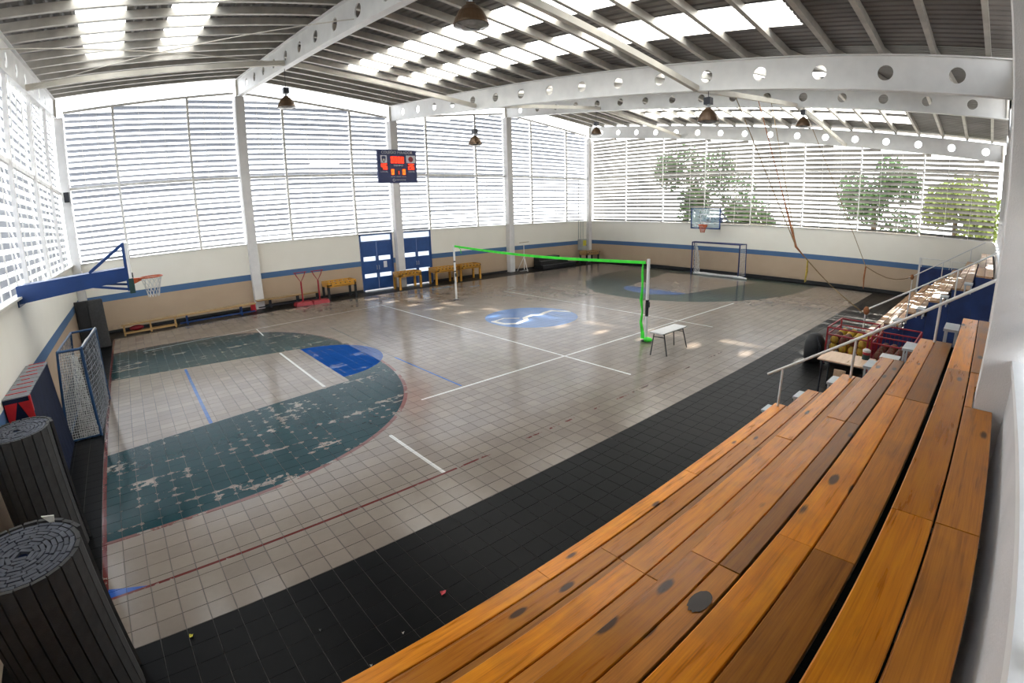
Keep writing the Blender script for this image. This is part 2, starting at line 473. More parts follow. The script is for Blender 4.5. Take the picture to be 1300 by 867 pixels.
# ------------------------------------------------------------------ mesh helpers
class MB:
    def __init__(s): s.v = []; s.f = []
    def add(s, vs, fs):
        n = len(s.v); s.v += [tuple(q) for q in vs]; s.f += [tuple(n + i for i in f) for f in fs]; return s
    def box(s, x0, x1, y0, y1, z0, z1):
        vs = [(x, y, z) for z in (z0, z1) for y in (y0, y1) for x in (x0, x1)]
        return s.add(vs, [(0, 2, 3, 1), (4, 5, 7, 6), (0, 1, 5, 4), (2, 6, 7, 3), (0, 4, 6, 2), (1, 3, 7, 5)])
    def hexa(s, a, b):
        """two quads a (bottom, ccw from above) and b (top)"""
        return s.add(list(a) + list(b), [(3, 2, 1, 0), (4, 5, 6, 7)] + [(i, (i + 1) % 4, 4 + (i + 1) % 4, 4 + i) for i in range(4)])
    def bar(s, p, q, wd, ht, up=(0, 0, 1)):
        p, q = Vector(p), Vector(q); d = (q - p).normalized(); u = Vector(up)
        if abs(d.dot(u)) > 0.99: u = Vector((0, 1, 0))
        r = d.cross(u).normalized(); u = r.cross(d)
        c = lambda o: [o - r * wd / 2 - u * ht / 2, o + r * wd / 2 - u * ht / 2, o + r * wd / 2 + u * ht / 2, o - r * wd / 2 + u * ht / 2]
        return s.add(c(p) + c(q), [(0, 1, 2, 3), (7, 6, 5, 4)] + [(i, 4 + i, 4 + (i + 1) % 4, (i + 1) % 4) for i in range(4)])
    def tube(s, pts, r, n=8, closed=False, cap=True):
        pts = [Vector(q) for q in pts]; N = len(pts); rings = []
        u = None
        for i, p in enumerate(pts):
            a = pts[(i - 1) % N] if (closed or i > 0) else p
            c = pts[(i + 1) % N] if (closed or i < N - 1) else p
            d = (c - a).normalized()
            if u is None:
                u = Vector((0, 0, 1)) if abs(d.z) < 0.9 else Vector((1, 0, 0))
            u = (u - d * u.dot(d)).normalized(); w2 = d.cross(u)
            rr = r[i] if isinstance(r, (list, tuple)) else r
            rings.append([p + u * cos(2 * pi * k / n) * rr + w2 * sin(2 * pi * k / n) * rr for k in range(n)])
        vs = [q for R in rings for q in R]; fs = []
        for i in range(N if closed else N - 1):
            j = (i + 1) % N
            for k in range(n):
                fs.append((i * n + k, i * n + (k + 1) % n, j * n + (k + 1) % n, j * n + k))
        if cap and not closed:
            fs += [tuple(range(n - 1, -1, -1)), tuple((N - 1) * n + k for k in range(n))]
        return s.add(vs, fs)
    def cyl(s, p, q, r, n=12): return s.tube([p, q], r, n)
    def lathe(s, prof, c=(0, 0, 0), n=24, cap=True):
        vs = []; fs = []; m = len(prof)
        for r, z in prof:
            for k in range(n):
                vs.append((c[0] + r * cos(2 * pi * k / n), c[1] + r * sin(2 * pi * k / n), c[2] + z))
        for i in range(m - 1):
            for k in range(n):
                fs.append((i * n + k, i * n + (k + 1) % n, (i + 1) * n + (k + 1) % n, (i + 1) * n + k))
        if cap: fs += [tuple(range(n - 1, -1, -1)), tuple((m - 1) * n + k for k in range(n))]
        return s.add(vs, fs)
    def ball(s, c, r, n=10, sc=(1, 1, 1)):
        prof = [(max(1e-4, r * sin(pi * i / 8)), -r * cos(pi * i / 8)) for i in range(9)]
        k = len(s.v); s.lathe(prof, (0, 0, 0), n, False)
        for i in range(k, len(s.v)):
            a = s.v[i]; s.v[i] = (c[0] + a[0] * sc[0], c[1] + a[1] * sc[1], c[2] + a[2] * sc[2])
        return s
    def mesh(s, name, m, origin=(0, 0, 0), smooth=False):
        me = bpy.data.meshes.new(name)
        ox, oy, oz = origin
        me.from_pydata([(a - ox, b - oy, c - oz) for a, b, c in s.v], [], s.f)
        bm = bmesh.new(); bm.from_mesh(me)
        bmesh.ops.recalc_face_normals(bm, faces=bm.faces)
        bm.to_mesh(me); bm.free()
        if isinstance(m, (list, tuple)):
            for q in m: me.materials.append(MAT[q])
        else:
            me.materials.append(MAT[m])
        if smooth:
            for p in me.polygons: p.use_smooth = True
        me.update()
        return me

def tag(o, label=None, cat=None, group=None, kind=None):
    if label: o['label'] = label
    if cat: o['category'] = cat
    if group: o['group'] = group
    if kind: o['kind'] = kind
    return o

ABS = {}
def root(name, loc, label=None, cat=None, group=None, kind=None):
    o = bpy.data.objects.new(name, None); COL.objects.link(o)
    o.empty_display_size = 0.2
    o.location = loc; ABS[o.name] = Vector(loc)
    return tag(o, label, cat, group, kind)

def put(name, mb, m, parent=None, origin=None, smooth=False, **tags):
    """link a mesh built in world coordinates; its origin is the parent's base unless given"""
    base = ABS[parent.name] if parent else Vector((0, 0, 0))
    if origin is None:
        if parent: origin = base
        else:
            xs = list(zip(*mb.v)); origin = Vector(((min(xs[0]) + max(xs[0])) / 2, (min(xs[1]) + max(xs[1])) / 2, min(xs[2])))
    origin = Vector(origin)
    o = bpy.data.objects.new(name, mb.mesh(name, m, origin, smooth)); COL.objects.link(o)
    o.location = origin - base
    if parent: o.parent = parent
    ABS[o.name] = origin
    return tag(o, **tags)

def inst(name, me, parent, pos, rot=None, scale=None):
    base = ABS[parent.name]
    o = bpy.data.objects.new(name, me); COL.objects.link(o)
    o.location = Vector(pos) - base
    if rot: o.rotation_euler = rot
    if scale: o.scale = scale
    o.parent = parent
    ABS[o.name] = Vector(pos)
    return o

def dup(src, shift, label=None, name=None):
    """copy a thing with its parts and their sub-parts"""
    def cp(o, par):
        c = o.copy(); COL.objects.link(c)
        if par: c.parent = par
        for ch in list(o.children): cp(ch, c)
        return c
    c = cp(src, None)
    c.location = src.location + Vector(shift)
    if label: c['label'] = label
    return c

def text_mesh(s, size, m, parent, pos, name='lettering', xdir=(1, 0, 0), width=None):
    """flat lettering facing -Y, built from a font curve turned into a mesh"""
    cu = bpy.data.curves.new('t', 'FONT'); cu.body = s; cu.size = size; cu.align_x = 'CENTER'; cu.align_y = 'CENTER'
    cu.extrude = 0.003; cu.resolution_u = 2
    tmp = bpy.data.objects.new('t', cu); COL.objects.link(tmp)
    dg = bpy.context.evaluated_depsgraph_get()
    me = bpy.data.meshes.new_from_object(tmp.evaluated_get(dg))
    bpy.data.objects.remove(tmp); bpy.data.curves.remove(cu)
    me.materials.clear(); me.materials.append(MAT[m])
    if width:
        xs = [v.co.x for v in me.vertices]; k = width / (max(xs) - min(xs))
        for v in me.vertices: v.co.x *= k
    o = inst(name, me, parent, pos, rot=(pi / 2, 0, 0))
    return o

# ------------------------------------------------------------------ dimensions
W = 18.64
XS = [0.0, 6.81, 13.746, 20.939, 28.13]
ZB, ZM = 2.70, 5.46
YF = -3.80
def zlow(y): return 6.52 + 0.098 * y
def zhole(i, y): return (zlow(y) + (0.16 if i == 4 else 0.0)) if i % 2 == 0 else 7.28 + 0.0965 * y
def ztop(x, y):
    """top of the beams, interpolated over a bay"""
    x = max(0.0, min(28.13, x))
    i = 0
    while i < 3 and x > XS[i + 1]: i += 1
    t = (x - XS[i]) / (XS[i + 1] - XS[i])
    return (zhole(i, y) * (1 - t) + zhole(i + 1, y) * t) + 0.36

# ------------------------------------------------------------------ floor
fl = root('floor', (0, 0, 0), 'tiled gymnasium floor, beige with painted green, blue and black zones', 'floor', kind='structure')
put('grout_bed', MB().box(-0.3, 28.43, YF - 0.3, W + 0.3, -0.12, -0.0045), 'grout', fl)
G = 0.0017
tm = MB()
hx = TILE / 2 - G
tm.add([(-TILE / 2 + G, -TILE / 2 + G, -0.0045), (hx, -TILE / 2 + G, -0.0045), (hx, hx, -0.0045), (-TILE / 2 + G, hx, -0.0045),
        (-hx + .0015, -hx + .0015, 0), (hx - .0015, -hx + .0015, 0), (hx - .0015, hx - .0015, 0), (-hx + .0015, hx - .0015, 0)],
       [(3, 2, 1, 0), (4, 5, 6, 7), (0, 1, 5, 4), (1, 2, 6, 5), (2, 3, 7, 6), (3, 0, 4, 7)])
tile_me = tm.mesh('tile', 'floor')
cells = []
cx_, cy_ = 2.177, -3.479
for i in range(-5, 107):
    for j in range(-19, 70):
        tx, ty = 1.03 + (i + .5) * TILE, 0.967 + (j + .5) * TILE
        if tx < 0.05 or tx > 28.15 or ty > W + .05 or ty < YF: continue
        cells.append((tx, ty))
def seen(c):
    x, y = c
    if x < 0.9 or y < -0.3: return 99
    # the lower left of the picture shows the tiles largest
    return (x - cx_) ** 2 + (y - cy_) ** 2
cells.sort(key=seen)
rest = MB()
for k, (tx, ty) in enumerate(cells):
    dz = random.uniform(-0.0012, 0.0)
    if k < 300:
        inst('tile', tile_me, fl, (tx, ty, dz))
    else:
        a = random.uniform(-.0012, 0)
        rest.add([(tx + p[0], ty + p[1], p[2] + a) for p in tm.v], tm.f[1:])
o = put('tiles', rest, 'floor', fl, kind='stuff')

# ------------------------------------------------------------------ walls
for x0, x1, lab in ((-0.25, 11.72, 'long cream wall with blue stripe behind the benches and red stands'), (15.66, 28.38, 'cream wall with blue stripe behind the tripod and black mats'), (13.46, 13.92, 'narrow cream wall between the two blue doors')):
    put('wall_back', MB().box(x0, x1, W, W + 0.2, -.12, ZB), 'wall', None, label=lab, cat='wall', kind='structure')
put('wall_left', MB().box(-0.2, 0, YF, W, -0.12, ZB), 'wall', None, label='cream wall with blue stripe under the near hoop', cat='wall', kind='structure')
put('wall_right', MB().box(28.13, 28.33, YF, W, -0.12, ZB), 'wall', None, label='far end wall, white above a blue stripe, behind the far goal', cat='wall', kind='structure')
put('wall_front', MB().box(-0.2, 28.33, YF - 0.2, YF, -0.12, 2.62), 'sidewall', None, label='grey white wall along the top row of the near bleacher', cat='wall', kind='structure')
put('baseboard_back', MB().box(0, 11.7, W - 0.02, W, 0, 0.10), 'black', None, label='dark base strip of the long wall behind the long benches', cat='baseboard', kind='structure')
put('baseboard_back', MB().box(15.7, 28.1, W - .02, W, 0, .10), 'black', None, label='dark base strip of the long wall behind the black mats', cat='baseboard', kind='structure')
put('shadow_line_right', MB().box(28.10, 28.13, YF, W - .02, 0, 0.16), 'black', None, label='dark strip for the shadow line along the foot of the far end wall', cat='baseboard', kind='structure')  # dark strip drawing the shadow line at the foot of the wall
put('trim_1', MB().box(0, 0.10, YF, W, ZB, ZB + 0.04), 'cream', None, label='cream ledge on top of the wall under the near hoop arm', cat='trim', kind='structure')
put('trim_2', MB().box(-.2, 28.3, YF - .2, YF + .03, 2.62, 2.67), 'sill', None, label='bright sill along the wall beside the top bleacher row', cat='trim', kind='structure')

# ------------------------------------------------------------------ columns
def column(name, x, y0, y1, z1, label, wd=0.36, z0=0.0, x0=None, x1=None):
    mb = MB()
    x0 = x - wd / 2 if x0 is None else x0; x1 = x + wd / 2 if x1 is None else x1
    mb.box(x0, x1, y0, y1, z0, z1)
    return put(name, mb, 'plaster', None, label=label, cat='column', kind='structure')
ord_ = ['first', 'second', 'third', 'fourth', 'fifth']
BC = ['corner column beside the wall mounted hoop arm and black speaker', 'column on the long wall between the long benches and the red stands',
      'column carrying the scoreboard between the two blue doors', 'column on the long wall beside the white tripod stand', 'far corner column beside the grey electrical cabinet']
for i, x in enumerate(XS):
    wd = 0.36
    if i == 0: column('column', 0.16, W - 0.30, W, 7.98, BC[i], 0.30)
    elif i == 4: column('column', 27.98, W - 0.24, W, 8.1, BC[i], 0.28)
    else: column('column', x, W - 0.32, W + .05, zhole(i, W) - 0.38, BC[i])
column('column', 6.8, YF - .1, -3.585, zhole(1, YF) - .38, 'near white column standing on the top bleacher row', x0=6.44, x1=7.0)
column('column', 13.75, YF - .1, -3.72, zhole(2, YF) - .36, 'white column behind the near column at the end of the holed beam', x0=13.57, x1=13.93)

# ------------------------------------------------------------------ roof beams with round holes
def beam(i, label):
    x = XS[i]
    r = root('roof_beam', (x, 8, zhole(i, 8)), label, 'beam', kind='structure')
    holes = [17.35 - 1.34 * k for k in range(17)]
    if i == 4: holes = [17.62 - 1.38 * k for k in range(16)]
    if i == 1: holes = [16.93 - 1.29 * k for k in range(17)]
    R = 0.155; n = 20; th = 0.03
    web = MB()
    y_end0, y_end1 = YF, W - 0.02
    edges = [y_end1] + [(a + c) / 2 for a, c in zip(holes[:-1], holes[1:])] + [y_end0]
    H = 0.34
    for k, hy in enumerate(holes):
        ya, yb = edges[k + 1], edges[k]
        hz = zhole(i, hy)
        sl = 0.098
        ring = [(hy + R * cos(2 * pi * q / n), hz + R * sin(2 * pi * q / n)) for q in range(n)]
        outer = []
        for q in range(n):
            a = 2 * pi * q / n
            c, s_ = cos(a), sin(a)
            tt = 1e9
            if c > 1e-6: tt = min(tt, (yb - hy) / c)
            if c < -1e-6: tt = min(tt, (ya - hy) / c)
            if abs(s_) > 1e-6: tt = min(tt, H / abs(s_))
            yy = hy + tt * c
            outer.append((yy, hz + tt * s_ + (yy - hy) * sl))
        vs = []; fs = []
        for s_ in (-th / 2, th / 2):
            vs += [(x + s_, a, b) for a, b in ring] + [(x + s_, a, b) for a, b in outer]
        for q in range(n):
            p = (q + 1) % n
            fs += [(q, p, n + p, n + q), (2 * n + q, 3 * n + q, 3 * n + p, 2 * n + p), (q, 2 * n + q, 2 * n + p, p)]
        # corner fillers
        for cy, sy in ((ya, -1), (yb, 1)):
            for sz in (-1, 1):
                pass
        web.add(vs, fs)
        for s_ in (-th / 2, th / 2):
            for cyy, want in ((ya, -1), (yb, 1)):
                for sz in (-1, 1):
                    cand = [q for q in range(n) if cos(2 * pi * q / n) * want > 1e-6 and sin(2 * pi * q / n) * sz > 1e-6]
                    side = [q for q in cand if abs(outer[q][0] - cyy) < 1e-6]
                    topq = [q for q in cand if abs(outer[q][0] - cyy) >= 1e-6]
                    if not topq:
                        topq = [round(n / 4) if sz > 0 else round(3 * n / 4)]
                    if not side:
                        side = [0 if want > 0 else n // 2]
                    qs = min(side, key=lambda q: -abs(outer[q][1] - hz)) if side else None
                    qt = max(topq, key=lambda q: abs(outer[q][0] - hy))
                    corner = (cyy, hz + sz * H + (cyy - hy) * sl)
                    web.add([(x + s_, *outer[qs]), (x + s_, *outer[qt]), (x + s_, *corner)], [(0, 1, 2)])
    put('web', web, 'white', r)
    for nm, dz in (('top_flange', 0.345), ('bottom_flange', -0.345)):
        put(nm, MB().bar((x, y_end0, zhole(i, y_end0) + dz), (x, y_end1, zhole(i, y_end1) + dz), 0.20, 0.025), 'white', r)
    for yy in (YF + .06, W - .10):
        put('end_plate', MB().box(x - .1, x + .1, yy - .012, yy + .012, zhole(i, yy) - .345, zhole(i, yy) + .345), 'cream', r)
    return r
BL = ['white holed roof beam above the near hoop wall at the picture corner', 'high white holed ridge beam ending on the second column',
      'long white holed beam across the hall ending behind the near column', 'high holed beam seen behind and under the long white beam', 'white holed beam over the far end louvres with daylight in its holes']
for i in range(5): beam(i, BL[i])

# ------------------------------------------------------------------ ceiling: sheets, skylights, purlins
ce = root('ceiling', (14, 8, 8), 'dark ribbed sheet roof with bright skylight strips on purlins', 'ceiling', kind='structure')
PH = 0.17
def sheet(x0, x1, y0, y1, nm, m):
    pitch = 0.2; pts = []
    n = max(1, round((x1 - x0) / pitch))
    for k in range(n):
        a = x0 + (x1 - x0) * k / n; d = (x1 - x0) / n
        pts += [(a, 0.0), (a + d * .62, 0.0), (a + d * .72, .035), (a + d * .9, .035)]
    pts.append((x1, 0.0))
    mb = MB(); vs = []
    for y in (y0, y1):
        for a, h in pts: vs.append((a, y, ztop(a, y) + PH + 0.012 + h))
    nP = len(pts)
    mb.add(vs, [(k, k + 1, nP + k + 1, nP + k) for k in range(nP - 1)])
    put(nm, mb, m, ce)
Y0, Y1 = YF - 0.4, W + 0.55
bays = [
    ([0, 1.48, 2.46, 3.36, 4.3, 5.5, 6.81], {1: (-.2, 13.2), 3: (-.2, 13.2)}),
    ([6.81, 8.1, 9.5, 10.58, 11.45, 12.55, 13.746], {2: (-.1, 13.6), 4: (-.1, 13.6)}),
    ([13.746, 15.0, 16.3, 17.4, 18.3, 19.4, 20.939], {2: (-.2, 13.2), 4: (-.2, 13.2)}),
    ([20.939, 22.4, 24.0, 25.08, 25.55, 26.68, 28.13], {2: (-.3, 12.8), 4: (-.3, 12.8)}),
]
for xe, sk in bays:
    for k in range(len(xe) - 1):
        if k in sk:
            a, c = sk[k]
            sheet(xe[k], xe[k + 1], Y0, a, 'roof_sheet', 'sheet')
            sheet(xe[k], xe[k + 1], a, c, 'skylight_sheet', 'skylight')
            sheet(xe[k], xe[k + 1], c, Y1, 'roof_sheet', 'sheet')
        else:
            sheet(xe[k], xe[k + 1], Y0, Y1, 'roof_sheet', 'sheet')
sheet(28.13, 28.9, Y0, Y1, 'roof_sheet', 'sheet')  # overhang added to stop sun entering above the far beam
sheet(-.8, 0.0, Y0, Y1, 'roof_sheet', 'sheet')
pur = []
for b in range(4):
    x0, x1 = XS[b], XS[b + 1]
    y = 0
    mb = MB()
    za, zb_ = zhole(b, 8), zhole(b + 1, 8)
    dz = zb_ - za
    # an open channel: web and two lips
    mb.bar((0, 0, PH / 2), (x1 - x0, 0, dz + PH / 2), 0.012, PH)
    mb.bar((0, .045, .008), (x1 - x0, .045, dz + .008), 0.10, 0.012)
    mb.bar((0, .045, PH - .008), (x1 - x0, .045, dz + PH - .008), 0.10, 0.012)
    pur.append(mb.mesh('purlin', 'purlin'))
    for k in range(23):
        y = -3.35 + 0.985 * k
        inst('purlin', pur[b], ce, (x0, y, zhole(b, y) + 0.36))

# struts between the beams, two rows
SL = ['roof strut from the left beam to the ridge beam, back row', 'roof strut from the ridge beam down to the long beam, back row',
      'roof strut from the long beam up to the second ridge beam, back row', 'roof strut down to the far end beam, back row',
      'roof strut over the near hoop bay, front row out of the picture top', 'roof strut crossing the skylights toward the long beam, front row',
      'roof strut that carries the climbing ropes, front row', 'roof strut ending low on the far beam, front row']
for rr, yy in enumerate((11.8, 2.85)):
    for b in range(4):
        zz = [(zhole(q, yy) - (0.22 if rr == 0 else 0.30)) for q in (b, b + 1)]
        put('roof_strut', MB().bar((XS[b] + .04, yy, zz[0]), (XS[b + 1] - .04, yy, zz[1]), 0.11, 0.14), 'cream', None,
            label=SL[rr * 4 + b], cat='strut', kind='structure')
put('brace_cable', MB().tube([(0.05, 7.2, 7.0), (6.75, 11.8, 8.2)], 0.012, 6), 'cream', None, label='thin roof brace wire running down from the picture corner to the ridge beam', cat='cable')
put('brace_cable', MB().tube([(0.05, 11.9, 7.45), (6.75, 6.7, 7.75)], 0.012, 6), 'cream', None, label='thin roof brace wire crossing the other one under the ridge beam', cat='cable')

# ------------------------------------------------------------------ louvre windows
def slat_mesh(axis, depth, tilt, out, m='slat'):
    """unit length slat along an axis; outer edge tilted down (out = direction of outside)"""
    c, s_ = cos(tilt) * depth / 2, sin(tilt) * depth / 2
    th = 0.006
    sec = [(-c * out, s_ + th), (c * out, -s_ + th), (c * out, -s_ - th), (-c * out, s_ - th)]
    vs = []
    for e in (-.5, .5):
        for a, h in sec: vs.append((e, a, h) if axis == 'x' else (a, e, h))
    mb = MB(); mb.add(vs, [(0, 1, 2, 3), (7, 6, 5, 4)] + [(i, 4 + i, 4 + (i + 1) % 4, (i + 1) % 4) for i in range(4)])
    return mb.mesh('slat', m)
SP = 0.212
slB = slat_mesh('x', 0.20, radians(24), 1)
slR = slat_mesh('y', 0.205, radians(34), 1, 'slat_far')
slL = slat_mesh('y', 0.115, radians(-78), -1)

def bar_z(x):
    i = 0
    while i < 3 and x > XS[i + 1]: i += 1
    t = (x - XS[i]) / (XS[i + 1] - XS[i])
    zz = [8.17, 8.90, 8.15, 8.95, 8.25]
    return zz[i] * (1 - t) + zz[i + 1] * t
mull = [(2.06, 4.80), (8.60, 11.66), (15.68, 18.75), (22.85, 25.88)]
WL = ['louvre window bay on the long wall beside the near hoop', 'louvre window bay between the second column and the scoreboard',
      'louvre window bay between the scoreboard and the fourth column', 'louvre window bay over the black mats, nearest the far corner']
missing = {(1, 1, 15): (9.7, 11.05), (2, 1, 2): (17.3, 18.0), (2, 0, 25): None}
for b in range(4):
    xa, xb = XS[b] + (0.30 if b == 0 else 0.18), XS[b + 1] - (0.30 if b == 3 else 0.18)
    wn = root('window_%d' % (b + 1), ((xa + xb) / 2, W + .1, ZB), WL[b], 'window', kind='structure')
    ed = [xa, mull[b][0], mull[b][1], xb]
    yw = W + 0.06
    for p in range(3):
        x0, x1 = ed[p] + .035, ed[p + 1] - .035
        for k in range(31):
            z = ZB + 0.10 + SP * k
            if abs(z - ZM) < 0.09: continue
            a, c = x0, x1
            # clip under the sloping bar
            steps = [x0 + (x1 - x0) * q / 2 for q in range(3)]
            ok = [q for q in range(2) if min(bar_z(steps[q]), bar_z(steps[q + 1])) > z + 0.06]
            if not ok: continue
            a, c = steps[ok[0]], steps[ok[-1] + 1]
            if (b, p, k) in missing:
                g = missing[(b, p, k)]
                if g is None: continue
                inst('slat', slB, wn, ((a + g[0]) / 2, yw, z), scale=(g[0] - a, 1, 1))
                if c - g[1] > .05: inst('slat', slB, wn, ((c + g[1]) / 2, yw, z), scale=(c - g[1], 1, 1))
                continue
            jz = random.uniform(-.012, .012)
            inst('slat', slB, wn, ((a + c) / 2, yw, z + jz), rot=(random.uniform(-.10, .10), random.uniform(-.002, .002), 0), scale=(c - a, 1, 1))
    for x in mull[b]:
        put('mullion', MB().box(x - .045, x + .045, W - .07, W + .0, ZB, bar_z(x)), 'mullion', wn)
    for p in range(3):
        for q in (1, 2):
            x = ed[p] + (ed[p + 1] - ed[p]) * q / 3
            put('tie_rod', MB().box(x - .008, x + .008, W - .03, W - .014, ZB, bar_z(x)), 'mullion', wn)
    put('mid_rail', MB().box(xa, xb, W - .02, W + .03, ZM - .05, ZM + .05), 'mullion', wn)
    put('sill_rail', MB().box(xa, xb, W - .03, W + .12, ZB, ZB + .035), 'mullion', wn)
    put('top_bar', MB().bar((xa, W, bar_z(xa + .01)), (xb, W, bar_z(xb - .01)), 0.08, 0.09), 'mullion', wn)

# far end
wn = root('window_5', (28.2, 7, ZB), 'wide louvre window over the far goal, trees showing through', 'window', kind='structure')
ym = [18.38, 15.66, 12.95, 10.2, 7.48, 4.79, 2.11, -0.62, -3.7]
for p in range(len(ym) - 1):
    ya, yb = ym[p] - .03, ym[p + 1] + .03
    for k in range(27):
        z = ZB + .10 + SP * k
        if abs(z - ZM) < .08: continue
        a = ya
        yc = (z + .40 - 6.68) / 0.098          # where the beam's underside meets this row
        if yc > ya - .15: continue
        c = max(yb, yc)
        inst('slat', slR, wn, (28.20, (a + c) / 2, z + random.uniform(-.01, .01)), rot=(0, random.uniform(-.08, .08), 0), scale=(1, a - c, 1))
    if p:
        put('mullion', MB().box(28.10, 28.15, ym[p] - .025, ym[p] + .025, ZB, zhole(4, ym[p]) - .36), 'mullion', wn)
    for q in (1, 2):
        y = ya + (yb - ya) * q / 3
        put('tie_rod', MB().box(28.12, 28.135, y - .008, y + .008, ZB, zhole(4, y) - .36), 'mullion', wn)
put('mid_rail', MB().box(28.11, 28.15, -3.7, 18.38, ZM - .035, ZM + .035), 'mullion', wn)
put('sill_rail', MB().box(28.10, 28.25, -3.7, 18.38, ZB, ZB + .03), 'mullion', wn)

# near-hoop wall
wn = root('window_6', (-.05, 12, ZB), 'louvre window above the near hoop arm with wide white mullions', 'window', kind='structure')
put('light_block_panel', MB().box(-.12, -.06, -3.8, 2.45, ZB + .05, zhole(0, -3.5) - .3), 'light_block', None, label='pale unseen panel added to block light above the wall beside the mat rolls', cat='wall', kind='structure')  # unseen panel added to keep daylight off the foreground
put('light_block_panel', MB().box(-.2, 28.3, YF - .16, YF - .10, 3.55, 6.35), 'light_block', None, label='pale panel added to block light over the opening beside the top bleacher row', cat='wall', kind='structure')  # added panel holding back most light from the bleacher side
ym = [18.34, 15.42, 12.2, 8.95, 5.75, 2.5]
for p in range(len(ym) - 1):
    ya, yb = ym[p] - .07, ym[p + 1] + .07
    for k in range(27):
        z = ZB + .12 + SP * k
        if abs(z - 5.30) < .09: continue
        if z > min(zhole(0, ya), zhole(0, yb)) - .42:
            if z > zhole(0, ya) - .44: continue
            inst('slat', slL, wn, (-.10, ya - (ya - yb) / 4, z), scale=(1, (ya - yb) / 2, 1)); continue
        inst('slat', slL, wn, (-.10, (ya + yb) / 2, z + random.uniform(-.01, .01)), rot=(0, random.uniform(-.1, .1), 0), scale=(1, ya - yb, 1))
    if p:
        put('mullion', MB().box(-.02, .07, ym[p] - .07, ym[p] + .07, ZB + .04, zhole(0, ym[p]) - .36), 'plaster', wn)
    for q in (1, 2, 3):
        y = ya + (yb - ya) * q / 4
        put('tie_rod', MB().box(-.03, .0, y - .012, y + .012, ZB, zhole(0, y) - .36), 'mullion', wn)
put('mid_rail', MB().box(-.04, .03, 2.5, 18.3, 5.25, 5.35), 'mullion', wn)
# bleacher side: mostly behind the camera
wn = root('window_7', (14, YF - .1, 2.67), 'open louvre window over the wall beside the top bleacher row', 'window', kind='structure')
mb = MB()
for k in range(4):
    z = 2.86 + .19 * k
    mb.hexa([(0, YF - .14, z - .08), (28.1, YF - .14, z - .08), (28.1, YF - .06, z + .07), (0, YF - .06, z + .07)], [(0, YF - .152, z - .072), (28.1, YF - .152, z - .072), (28.1, YF - .072, z + .078), (0, YF - .072, z + .078)])
put('slats', mb, 'slat', wn, kind='stuff')
for x in (0.1, 3.4, 10.2, 17.3, 20.9, 24.5, 28.0):
    put('mullion', MB().box(x - .05, x + .05, YF - .1, YF - .02, 2.67, ztop(x, YF) - .4), 'plaster', wn)

# ------------------------------------------------------------------ doors
def door(n, x0, x1, label, sheetpos=None):
    d = root('door_%d' % n, ((x0 + x1) / 2, W, 0), label, 'door', kind='structure')
    y = W + .02
    fr = MB().box(x0, x0 + .06, y - .05, y + .08, 0, ZB).box(x1 - .06, x1, y - .05, y + .08, 0, ZB).box(x0, x1, y - .05, y + .08, ZB - .05, ZB).box(x0, x1, y - .05, y + .08, 2.32, 2.37)
    put('door_frame', fr, 'doorblue', d)
    put('transom_pane', MB().box(x0 + .06, x1 - .06, y, y + .02, 2.37, ZB - .05), 'frosted', d)
    xm = (x0 + x1) / 2
    for a, c, s_ in ((x0 + .065, xm - .008, 1), (xm + .008, x1 - .065, -1)):
        lf = put('door_leaf', MB().box(a, c, y - .01, y + .03, .04, .62).box(a, c, y - .01, y + .03, .82, 1.42).box(a, c, y - .01, y + .03, 1.64, 2.315)
                 .box(a, a + .07, y - .012, y + .032, .62, 1.64).box(c - .07, c, y - .012, y + .032, .62, 1.64), 'doorblue', d)
        for z0, z1 in ((.62, .82), (1.42, 1.64)):
            put('white_pane', MB().box(a + .07, c - .07, y, y + .02, z0, z1), 'frosted', lf)
        hx = c - .05 if s_ > 0 else a + .05
        put('handle', MB().tube([(hx, y - .012, 1.0), (hx, y - .06, 1.0), (hx, y - .06, 1.18), (hx, y - .012, 1.18)], .011, 6), 'stoolgrey', lf)
    if sheetpos:
        put('notice', MB().box(sheetpos - .09, sheetpos + .09, y - .016, y - .012, 1.05, 1.35), 'print', d, label='white paper notice taped to the door')
door(1, 11.74, 13.44, 'blue double door with white panes beside the scoreboard column, left of it', 13.0)
door(2, 13.94, 15.66, 'blue double door with white panes behind the yellow table football table')

# ------------------------------------------------------------------ scoreboard
sb = root('scoreboard', (13.79, W - .34, 5.05), 'navy electronic scoreboard with red digits hung on the third column', 'scoreboard')
sx0, sx1, sz0, sz1, sy = 12.76, 14.83, 5.05, 6.60, W - .42
put('case', MB().box(sx0, sx1, sy, sy + .10, sz0, sz1), 'sbnavy', sb)
SWD, SHT = sx1 - sx0, sz1 - sz0
def sp(u, v): return sx0 + SWD * u, sz1 - SHT * v
def sbox(nm, u0, u1, v0, v1, m, dy=.006):
    a, b_ = sp(u0, v0), sp(u1, v1)
    return put(nm, MB().box(a[0], b_[0], sy - dy, sy + .002, b_[1], a[1]), m, sb)
def stext(s, u, v, size, width, m='print'):
    p = sp(u, v)
    return text_mesh(s, size, m, sb, (p[0], sy - .010, p[1]), width=SWD * width)
stext('COLEGIO MIRADOR', .5, .085, .19, .80)
sbox('crest_panel', .075, .235, .17, .40, 'print')
p = sp(.155, .29)
put('crest', MB().add([(p[0] + .11 * a, sy - .010, p[1] + .15 * c) for a, c in ((-1, .75), (-.4, 1), (.4, 1), (1, .75), (.8, -.3), (0, -1), (-.8, -.3))], [tuple(range(7))]), 'sbnavy', sb)
put('crest_detail', MB().add([(p[0] + .06 * cos(q * pi / 6), sy - .012, p[1] - .03 + .06 * sin(q * pi / 6)) for q in range(12)], [tuple(range(12))]), 'ballwhite', sb)
sbox('emblem_panel', .73, .975, .165, .395, 'print')
p = sp(.85, .28)
